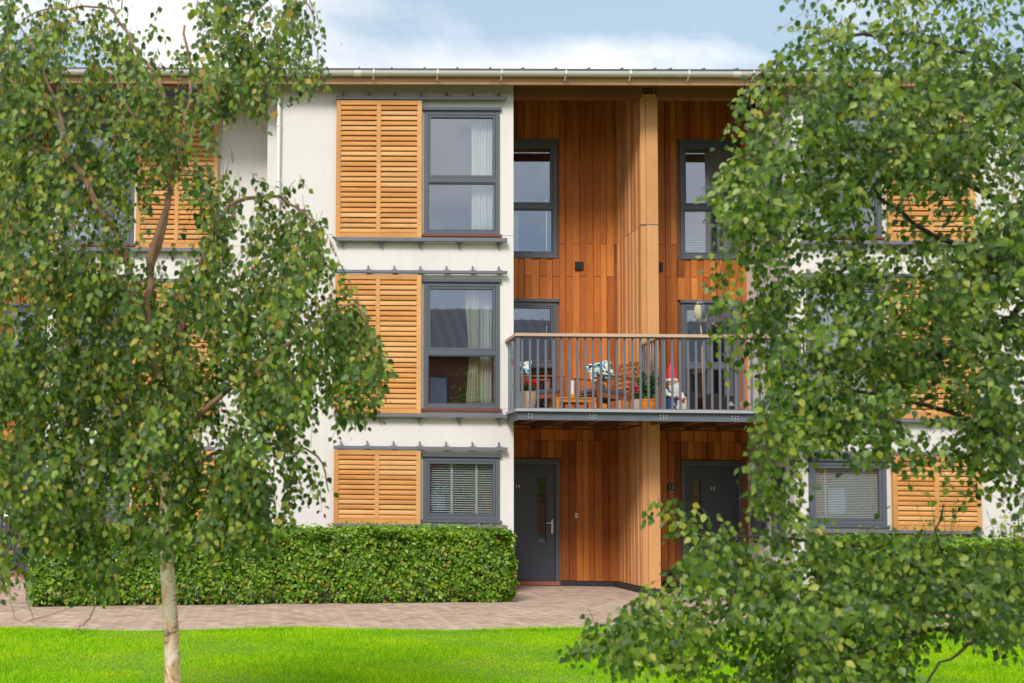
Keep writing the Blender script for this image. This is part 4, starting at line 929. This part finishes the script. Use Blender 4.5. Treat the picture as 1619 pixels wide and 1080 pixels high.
a_ = np.arange(18)*math.pi/9; P = np.stack([x+.04*np.cos(a_), np.full(18, -.025), z+.04*np.sin(a_)], 1); D = np.stack([np.cos(a_), np.full(18, -.15), np.sin(a_)], 1)
leaves('petals', P, D, np.tile([[0, -1., 0]], (18, 1)), np.full(18, .055), OVAL, 'yellow_petal', e)
MB().box(XE16-2.1, XE16-.0, YB+Y16-.5, YB+Y16-.08, -.02, .06).build('door_step', 'brick_red', H16)

# ---------------------------------------------------------------- hedges
def hedge(x0, x1, y0, y1, h, n, label, mat='hedge_leaf', base=.02, size=(.042, .080), skew=None):
    e = empty('hedge', ((x0+x1)/2, (y0+y1)/2, 0), label, 'hedge', 'hedges in front of the houses'); lx, ly = x1-x0, y1-y0
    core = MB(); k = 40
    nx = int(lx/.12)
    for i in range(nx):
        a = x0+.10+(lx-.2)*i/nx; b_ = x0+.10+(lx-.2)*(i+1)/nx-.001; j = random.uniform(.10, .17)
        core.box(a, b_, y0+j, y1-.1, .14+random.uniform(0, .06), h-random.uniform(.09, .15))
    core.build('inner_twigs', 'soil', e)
    st = MB()
    for i in range(int(lx*7)):
        a = x0+random.uniform(.05, lx-.05); yy = random.uniform(y0+.06, y1-.1); st.tube([(a, yy, -.01), (a+random.uniform(-.04, .04), yy, .16), (a+random.uniform(-.1, .1), yy+random.uniform(-.05, .05), .34)], [.009, .007, .004], 5)
    st.build('stems', 'twig', e)
    A = [lx*h, lx*h*.0, lx*ly, ly*h, ly*h]; tot = sum(A); pts = []; nrm = []
    def bulge(u, v): return .03*np.sin(u*3.1+v*2)+.025*np.sin(u*7.3+1.3*v)+.028*np.sin(u*13+v*9)*np.sin(v*15+u*4)+.026*np.sin(u*27+3*np.sin(v*11))*np.sin(v*24+2*np.sin(u*9))
    nf = int(n*A[0]/tot); u = RNG.uniform(0, lx, nf); v = RNG.uniform(base, h, nf)**1.0
    keepf = RNG.random(nf) > np.clip((.20-v)/.20, 0, 1)*.75; u, v = u[keepf], v[keepf]; nf = len(u)
    pts.append(np.stack([x0+u, y0+.02+np.abs(RNG.normal(0, .045, nf))-bulge(u, v)+np.clip((.22-v), 0, 1)*.25, v], 1)); nrm.append(np.tile([[0, -1., .35]], (nf, 1)))
    nt = int(n*A[2]/tot); u = RNG.uniform(0, lx, nt); w = RNG.uniform(0, ly, nt)
    pts.append(np.stack([x0+u, y0+w, h-.03+bulge(u, w*2)*.9-np.abs(RNG.normal(0, .03, nt))+np.where(RNG.random(nt) < .10, RNG.uniform(0, .09, nt), 0)], 1)); nrm.append(np.tile([[0, -.2, 1.]], (nt, 1)))
    for sgn, xx in ((-1, x0), (1, x1)):
        ns = int(n*A[3]/tot); w = RNG.uniform(0, ly, ns); v = RNG.uniform(base, h, ns)
        pts.append(np.stack([xx-sgn*(.03+np.abs(RNG.normal(0, .05, ns)))+sgn*bulge(w*2, v*2), y0+w, v], 1)); nrm.append(np.tile([[sgn*1., -.2, .3]], (ns, 1)))
    P = np.concatenate(pts); Nn = np.concatenate(nrm); m_ = len(P)
    Nn = Nn+rnd(m_, .42); D = rnd(m_, .8); D[:, 2] -= .55; D = D-Nn*(np.sum(D*Nn, 1)/np.sum(Nn*Nn, 1))[:, None]
    leaves('foliage', P, D, Nn, RNG.uniform(size[0], size[1], m_), OVAL, mat, e)
    if skew:      # the hedge does not run quite parallel to the houses
        a, b_ = skew; ang = math.atan2(b_[1]-a[1], b_[0]-a[0]); e.rotation_euler[2] = ang
        mid = (a+b_)/2; e.location = (mid[0]-math.sin(ang)*ly/2, mid[1]+math.cos(ang)*ly/2, 0)
    return e
hedge(XZ(48, 900, -2.6)[0], XZ(834, 900, -2.6)[0], -2.6, -1.35, XZ(400, 838, -2.6)[1]+.01, 52000, 'long clipped beech hedge below the windows of the middle house', skew=(GP(48, 960), GP(818, 952.5)))
hedge(XZ(1350, 900, -2.2)[0], XZ(1800, 900, -2.2)[0], -2.2, -.9, XZ(1500, 856, -2.2)[1], 22000, 'bright green hedge under the right shutters behind the birch branches', 'bright_leaf')
# wispy shrub against the right shutter
def shrub(x, y, r, h, n, label, mat, lean=0, sz=(.02, .045)):
    e = empty('shrub', (x, y, 0), label, 'shrub'); st = MB(); PP = []; DD = []
    for k in range(n):
        a = random.uniform(0, 6.28); hh = h*random.uniform(.55, 1); sp = r*random.uniform(.2, 1)
        pts = [Vector((x+.05*math.cos(a), y+.05*math.sin(a), 0))+Vector((sp*math.cos(a)*t**1.5+lean*t*t, sp*math.sin(a)*t**1.5*.6, hh*t)) for t in (0, .33, .66, 1)]
        st.tube(pts, [.006, .005, .003, .0015], 5)
        for q in range(34):
            t = random.uniform(.35, 1.0)*3; i = min(int(t), 2); p = pts[i].lerp(pts[i+1], t-i); PP.append(p+Vector(np.random.normal(0, .02, 3))); DD.append((random.gauss(0, 1), random.gauss(0, 1), random.gauss(.2, .6)))
    st.build('stems', 'twig', e); PP = np.array(PP); DD = np.array(DD); leaves('leaves', PP, DD, rnd(len(PP))+np.array([0, -.5, .5]), RNG.uniform(sz[0], sz[1], len(PP)), OVAL, mat, e)
np.random.seed(3)
shrub(XZ(1490, 840, -.6)[0], -.6, .45, 1.75, 16, 'wispy bright green shrub reaching up in front of the right shutter', 'bright_leaf')
shrub(XZ(1600, 840, -.7)[0], -.7, .4, 1.45, 24, 'leafy bright shrub at the far right edge against the white wall', 'bright_leaf')
shrub(XZ(1395, 840, -.7)[0], -.7, .3, 1.25, 14, 'low bright shrub under the right blind window sill', 'bright_leaf')
shrub(XZ(98, 900, -1.2)[0], -1.1, .3, 1.18, 16, 'reddish tipped shrub standing above the left end of the hedge', 'hedge_leaf')

# ---------------------------------------------------------------- birches in the foreground
def gridmap(rows, x0, y0, cell=40.0):
    G = np.array([[int(c) for c in r] for r in rows], float)
    def dens(px, py):
        fx = (px-x0)/cell-.5; fy = (py-y0)/cell-.5
        i = np.clip(np.floor(fx).astype(int), 0, G.shape[1]-2); j = np.clip(np.floor(fy).astype(int), 0, G.shape[0]-2)
        a = np.clip(fx-i, 0, 1); b = np.clip(fy-j, 0, 1)
        return (G[j, i]*(1-a)*(1-b)+G[j, i+1]*a*(1-b)+G[j+1, i]*(1-a)*b+G[j+1, i+1]*a*b)/9.0
    return G, dens
LROWS = ["56544431367763100", "46455532357765210", "78786554468786310", "99986476588887200", "89887585475574000", "99987485572421000",
 "99998755540100000", "99998764560010000", "89998753465651000", "98898732355566100", "64899853468777200", "44999975788777300",
 "89999987789777620", "99999987768878851", "99999999988888872", "99999999999888874", "99999999999876861", "99999999999742330",
 "99999999999853100", "99988999887675100", "97888787776564100", "53767688756431000", "54637756444400000", "64116511013200000", "52003300000000000", "20001100000000000"]
RROWS = ["0000000156666675556", "0000000046666675445", "0000000266566665346", "0000001566565666677", "0000005688999999999", "0000015789999999999",
 "0000014588999999999", "0000147788998788899", "0000268888975446788", "0000147868763345788", "0000135677764678899", "0000145787666788999",
 "0000157888888899999", "0000046888888999999", "0000045788999999999", "0000034688998778999", "0000023688985357999", "0000001678763345877",
 "0000002886557878976", "0000002751243336765", "0035404641112334343", "0023555552321221235", "0003577676666766578", "0003789977899999999",
 "0257899999999999999", "3767899999888767767", "5846899998775323434", "3323566685665310000", "0001245663452100000"]
def birch(name, org, Yt, rows, gx0, gy0, nstrand, depth, label, limbs, trunk, leafsize, droop, leafmat_, seglen, catk, twigmat, spread=1.0, thr=.16):
    e = empty(name, org, label, 'tree', 'birch trees framing the view'); G, dens = gridmap(rows, gx0, gy0)
    tm = MB()
    for pts, r0, r1 in trunk:
        k = len(pts); tm.tube([tuple(at(p[0], p[1], Yt+p[2])) for p in pts], [r0+(r1-r0)*i/(k-1) for i in range(k)], 14)
    tm.build('trunk', 'bark_white', e, smooth=True)
    lm = MB(); LP = []
    def smooth(P):
        P = [Vector(p) for p in P]; out = []
        for i in range(len(P)-1):
            p0 = P[max(i-1, 0)]; p1 = P[i]; p2 = P[i+1]; p3 = P[min(i+2, len(P)-1)]
            for t in (0, .25, .5, .75): out.append(.5*((2*p1)+(p2-p0)*t+(2*p0-5*p1+4*p2-p3)*t*t+(3*p1-p0-3*p2+p3)*t**3))
        return out+[P[-1]]
    for pts, r0, r1 in limbs:
        W3 = smooth([tuple(at(p[0], p[1], Yt+p[2])) for p in pts]); k = len(W3)
        W3 = [w_+Vector(np.random.normal(0, .006, 3)) for w_ in W3]
        LP += [(w_, Yt) for w_ in W3[len(W3)//3:]]
        lm.tube(W3, [r0+(r1-r0)*i/(k-1) for i in range(k)], 8)
    lm.build('limbs', 'bark_brown' if twigmat == 'twig' else 'twig_dark', e, smooth=True)
    # strands: thin pendulous twigs, leaves on alternating sides
    P = []; D = []; Nn = []; SZ_ = []; tw = MB(); CP = []; CD = []
    ncol, nrow = G.shape[1], G.shape[0]; tries = 0; made = 0; left = 0; cxy = (0, 0)
    HOL = RNG.random((int(nrow*1.4)+3, int(ncol*1.4)+3))
    tv = []; tf = []; tn = 0
    extra = [random.choice(LP)[0]+Vector((random.gauss(0, .012), random.gauss(0, .03), -.01)) for _ in range(int(nstrand*.13))]
    while made < nstrand and tries < nstrand*25:
        tries += 1
        onlimb = bool(extra) and random.random() < .3
        if left <= 0:
            cxy = (gx0+random.random()*ncol*40, gy0+random.random()*nrow*40); left = random.randint(3, 7); Yc = Yt+random.gauss(0, depth); cd_ = random.gauss(0, .45)*spread
            if HOL[int((cxy[1]-gy0+7*math.sin(cxy[0]*.05))/32)+1, int((cxy[0]-gx0+8*math.sin(cxy[1]*.06))/32)+1] < (.24 if spread > 1 else .36): left = 0; continue
        left -= 1; px = cxy[0]+random.gauss(0, 11); py = cxy[1]+random.gauss(0, 18)
        if onlimb:
            p = extra.pop(); rel = p-Vector(CAM); dep = rel.dot(Vector(_F)); px = PX0+FPX*rel.dot(Vector(_R))/dep; py = PY0-FPX*rel.dot(Vector(_U))/dep; left = 0; cd_ = random.gauss(0, .6)*spread; Yc = p.y
        dn = float(dens(np.array([px]), np.array([py]))[0])
        if random.random() > dn**1.5 or dn < thr: continue
        made += 1
        Y = Yc+random.gauss(0, .07)
        p = p if onlimb else Vector(at(px, py, Y)); dr = Vector((cd_+random.gauss(0, .22)*spread, random.gauss(0, .4), -droop+random.gauss(0, .35)))
        dr.normalize(); L = random.uniform(*seglen); ns = max(3, int(L/.022)); pts = [p.copy()]; sgn = 1
        for q in range(ns):
            dr = (dr+Vector((random.gauss(0, .10), random.gauss(0, .10), -.05*droop))).normalized(); p = p+dr*(L/ns); 
            rel = p-Vector(CAM); dep = rel.dot(Vector(_F)); qx = PX0+FPX*rel.dot(Vector(_R))/dep; qy = PY0-FPX*rel.dot(Vector(_U))/dep
            dd = float(dens(np.array([qx]), np.array([qy]))[0])
            if dd < thr or (dd < .4 and random.random() < .3): break
            pts.append(p.copy())
            if random.random() < .25+.8*min(dd*1.5, 1):
                sgn = -sgn; side = dr.cross(Vector((random.gauss(0, .4), -1, random.gauss(0, .3)))).normalized()*sgn
                pet = (side*.8+Vector((0, 0, -.45))+dr*.2).normalized(); lp = p+pet*random.uniform(.008, .02)
                ld = (side*.55+Vector((random.gauss(0, .35), random.gauss(0, .35), -.75))+dr*.25)
                P.append(lp); D.append(ld); Nn.append(Vector((random.gauss(0, .55), -1+random.gauss(0, .45), .55+random.gauss(0, .45)))); SZ_.append(random.uniform(*leafsize)*(.72 if q > ns*.8 else 1)*random.uniform(.8, 1.08))
            if random.random() < catk*(2.3 if py < 460 else .8): CP.append(p.copy()); CD.append(Vector((random.gauss(0, .15), random.gauss(0, .15), -1)))
        if len(pts) >= 2:
            k = len(pts)
            for a in range(0, k-1, 2):
                b_ = min(a+2, k-1); A, B = pts[a], pts[b_]; r_ = .0016
                for o_ in ((r_, 0, 0), (-r_*.5, r_*.87, 0), (-r_*.5, -r_*.87, 0)): tv.append(tuple(A+Vector(o_)))
                for o_ in ((r_*.8, 0, 0), (-r_*.4, r_*.7, 0), (-r_*.4, -r_*.7, 0)): tv.append(tuple(B+Vector(o_)))
                for c_ in range(3): tf.append((tn+c_, tn+(c_+1) % 3, tn+3+(c_+1) % 3, tn+3+c_))
                tn += 6
    tw.v = tv; tw.f = tf; tw.build('twigs', twigmat, e)
    leaves('crown', np.array([tuple(q) for q in P]), np.array([tuple(q) for q in D]), np.array([tuple(q) for q in Nn]), SZ_, LEAF, leafmat_, e)
    if CP:
        n_ = len(CP); CP = np.array([tuple(q) for q in CP]); CD = np.array([tuple(q) for q in CD])
        cp = np.concatenate([CP, CP]); cd = np.concatenate([CD, CD]); nn = np.concatenate([np.tile([[1., 0, 0]], (n_, 1)), np.tile([[0, 1., 0]], (n_, 1))]); ss = RNG.uniform(.030, .050, n_)
        leaves('catkins', cp, cd, nn, np.concatenate([ss, ss]), OVAL, 'catkin', e, width=np.full(2*n_, .013))
    print(name, 'leaves', len(P), 'strands', made)
    return e
YL = -12.0
bl = at(273, 1080, YL)
Lm = lambda *p: [(a, b, c) for a, b, c in p]
birch('birch_tree', (bl[0], YL, 0), YL, LROWS, -40, -40, 2300, .42, 'slender weeping birch with peeling white trunk on the lawn at the left',
 [(Lm((266, 760, 0), (258, 690, 0), (247, 600, -.05), (236, 520, -.05), (238, 430, 0), (255, 350, 0), (268, 300, .05), (240, 235, .05), (195, 160, .05)), .030, .010),
  (Lm((238, 430, 0), (262, 350, .1), (270, 280, .15), (292, 200, .2), (300, 120, .2), (290, 40, .2)), .018, .007),
  (Lm((262, 160, .1), (240, 110, .1), (215, 80, .1), (180, 20, .1), (150, 10, .1), (60, 20, .0), (5, 60, -.1)), .012, .003),
  (Lm((264, 740, 0), (275, 640, .1), (285, 540, .15), (300, 460, .15), (335, 385, .1), (352, 340, .1), (380, 316, .1), (430, 312, .1), (480, 335, .1), (515, 385, .1)), .026, .005),
  (Lm((338, 380, .1), (352, 345, .1), (366, 318, .1)), .014, .010),
  (Lm((250, 600, -.1), (215, 480, -.2), (190, 380, -.25), (150, 320, -.3), (125, 265, -.3), (70, 235, -.3), (0, 205, -.3)), .024, .006),
  (Lm((160, 330, -.3), (120, 268, -.3), (95, 180, -.3), (60, 90, -.3), (30, 40, -.3)), .012, .004),
  (Lm((262, 700, 0), (330, 640, -.2), (400, 590, -.3), (480, 520, -.3), (560, 480, -.3), (590, 540, -.3)), .018, .004),
  (Lm((258, 690, 0), (180, 620, .2), (90, 560, .3), (0, 560, .3), (-60, 600, .3)), .018, .005),
  (Lm((268, 780, 0), (200, 740, .1), (120, 730, .2), (60, 780, .2), (20, 860, .2)), .014, .003),
  (Lm((268, 770, 0), (340, 720, .1), (430, 700, .1), (500, 720, .1), (520, 780, .1)), .013, .003),
  (Lm((290, 240, .2), (330, 120, .2), (390, 40, .2), (440, -10, .1), (490, 10, .1), (500, 90, .1)), .010, .003),
  (Lm((-10, 640, 0), (15, 800, 0), (17, 950, 0), (35, 983, 0), (50, 980, 0), (66, 998, 0)), .0025, .0015),
  (Lm((30, 800, .1), (40, 930, .1), (55, 980, .1)), .004, .002), (Lm((52, 981, 0), (80, 972, 0), (105, 962, 0)), .003, .002), (Lm((148, 940, 0), (142, 976, 0), (124, 994, 0), (130, 1000, 0)), .004, .002)],
 [(Lm((274, 1300, 0), (273, 1080, 0), (271, 1000, 0), (266, 920, 0), (262, 850, 0), (264, 790, 0), (266, 740, 0), (262, 700, 0)), .043, .034)],
 (.032, .051), 1.15, 'birch_leaf', (.16, .44), .11, 'twig')
YR = -12.6
br_ = at(1800, 1080, YR)
birch('birch_tree', (br_[0], YR, 0), YR, RROWS, 920, -40, 3350, .40, 'spreading birch whose leafy branches fill the right edge of the view',
 [(Lm((1800, 640, .1), (1700, 480, 0), (1619, 424, 0), (1560, 405, 0), (1490, 380, 0), (1440, 350, 0), (1380, 300, 0)), .026, .006),
  (Lm((1800, 560, .2), (1660, 470, .1), (1600, 500, .1), (1530, 540, .1), (1450, 570, .1), (1350, 560, .1)), .022, .005),
  (Lm((1800, 1000, 0), (1700, 985, 0), (1619, 978, -.1), (1560, 990, -.1), (1500, 993, -.1), (1430, 1005, -.1), (1360, 1035, -.1), (1280, 1050, -.1)), .024, .005),
  (Lm((1640, 990, -.1), (1560, 1005, -.2), (1500, 1040, -.2), (1460, 1085, -.2)), .010, .004),
  (Lm((1800, 940, .1), (1640, 940, .1), (1560, 945, .1), (1480, 925, .1), (1420, 880, .1), (1340, 860, .1), (1180, 850, .1), (1120, 850, .1), (1070, 810, .1), (1045, 780, .1)), .016, .0012),
  (Lm((1500, 930, .1), (1400, 930, .0), (1250, 930, 0), (1100, 950, 0), (1000, 980, 0), (955, 1010, 0)), .010, .003),
  (Lm((1800, 300, .1), (1600, 120, .1), (1450, 60, .1), (1330, 60, .1), (1200, 120, .1), (1160, 200, .1)), .016, .003),
  (Lm((1800, 500, .1), (1600, 330, .1), (1400, 240, .1), (1250, 250, .1), (1150, 320, .1), (1110, 350, .1)), .016, .003),
  (Lm((1800, 760, -.1), (1600, 700, -.1), (1500, 650, -.1), (1350, 620, -.1), (1250, 640, -.1)), .018, .004),
  (Lm((1540, 960, .1), (1510, 900, .1), (1480, 850, .1), (1490, 800, .1)), .008, .003)],
 [(Lm((1800, 1300, 0), (1805, 1000, 0), (1800, 700, .1), (1800, 500, .1), (1790, 200, .1), (1790, -50, .1)), .075, .04)],
 (.032, .048), .35, 'birch_leaf_far', (.12, .32), 0.0, 'twig_dark', 1.5)

# ---------------------------------------------------------------- row of houses across the green: seen mirrored in the glass
OP = empty('terraced_house', (9, -40, 0), 'grey roofed houses across the green mirrored in the windows', 'house')
MB().box(-30, 45, -48, -40, -.03, 9.0).build('wall', 'brick_red', OP)
r = MB(); r.hexa([(-31, -39.4, 8.9), (46, -39.4, 8.9), (46, -44, 11.9), (-31, -44, 11.9), (-31, -39.4, 9.05), (46, -39.4, 9.05), (46, -44, 12.05), (-31, -44, 12.05)])
r.hexa([(-31, -44.01, 11.9), (46, -44.01, 11.9), (46, -48.6, 8.9), (-31, -48.6, 8.9), (-31, -44.01, 12.05), (46, -44.01, 12.05), (46, -48.6, 9.05), (-31, -48.6, 9.05)])
for i in range(128): xx = -30.8+i*.6; r.hexa([(xx, -39.38, 9.05), (xx+.05, -39.38, 9.05), (xx+.05, -44, 12.06), (xx, -44, 12.06), (xx, -39.38, 9.14), (xx+.05, -39.38, 9.14), (xx+.05, -44, 12.15), (xx, -44, 12.15)])
r.build('roof', 'slate_grey', OP)
for i in range(14):
    for z0 in (1, 3.8, 6.4):
        b = MB(); b.box(-27+i*5, -25.6+i*5, -39.97, -39.9, z0, z0+1.5); wf = b.build('window', 'grey_paint', OP)
        b = MB(); b.box(-26.9+i*5, -25.7+i*5, -39.89, -39.885, z0+.1, z0+1.4); b.build('pane', 'glass', wf)
    b = MB(); b.box(-24.5+i*5, -21.5+i*5, -39.96, -39.85, 0, 8.8); b.build('cladding_panel', 'cladding', OP)
def fartree(x, y, h, r, label, mat='birch_leaf'):
    e = empty('tree', (x, y, 0), label, 'tree', 'trees across the green'); MB().tube([(x, y, 0), (x+.1, y, h*.4), (x, y, h*.8)], [.16, .12, .04], 8).build('trunk', 'bark_brown', e)
    n_ = 3500; d_ = rnd(n_); d_ /= np.linalg.norm(d_, axis=1)[:, None]; rr_ = RNG.random(n_)**.4; lump = 1+.25*np.sin(d_[:, 0]*5+x)+.2*np.sin(d_[:, 2]*7)
    P = np.array([x, y, h*.6])+d_*(rr_*lump)[:, None]*np.array([r, r, h*.4]); leaves('crown', P, rnd(n_), rnd(n_), RNG.uniform(.12, .22, n_), OVAL, mat, e)
fartree(2, -31, 6.0, 2.0, 'round tree in front of the opposite houses at the left')
fartree(9.5, -32, 6.8, 2.2, 'tall green tree in front of the opposite houses near the centre', 'birch_leaf_far')
fartree(5.5, -30, 5.2, 1.8, 'smaller tree between the round and the tall tree across the green')
fartree(13.5, -30.5, 5.6, 2.0, 'bushy tree right of the tall tree across the green')
fartree(19, -32, 6.2, 2.4, 'wide tree in front of the opposite houses at the right')
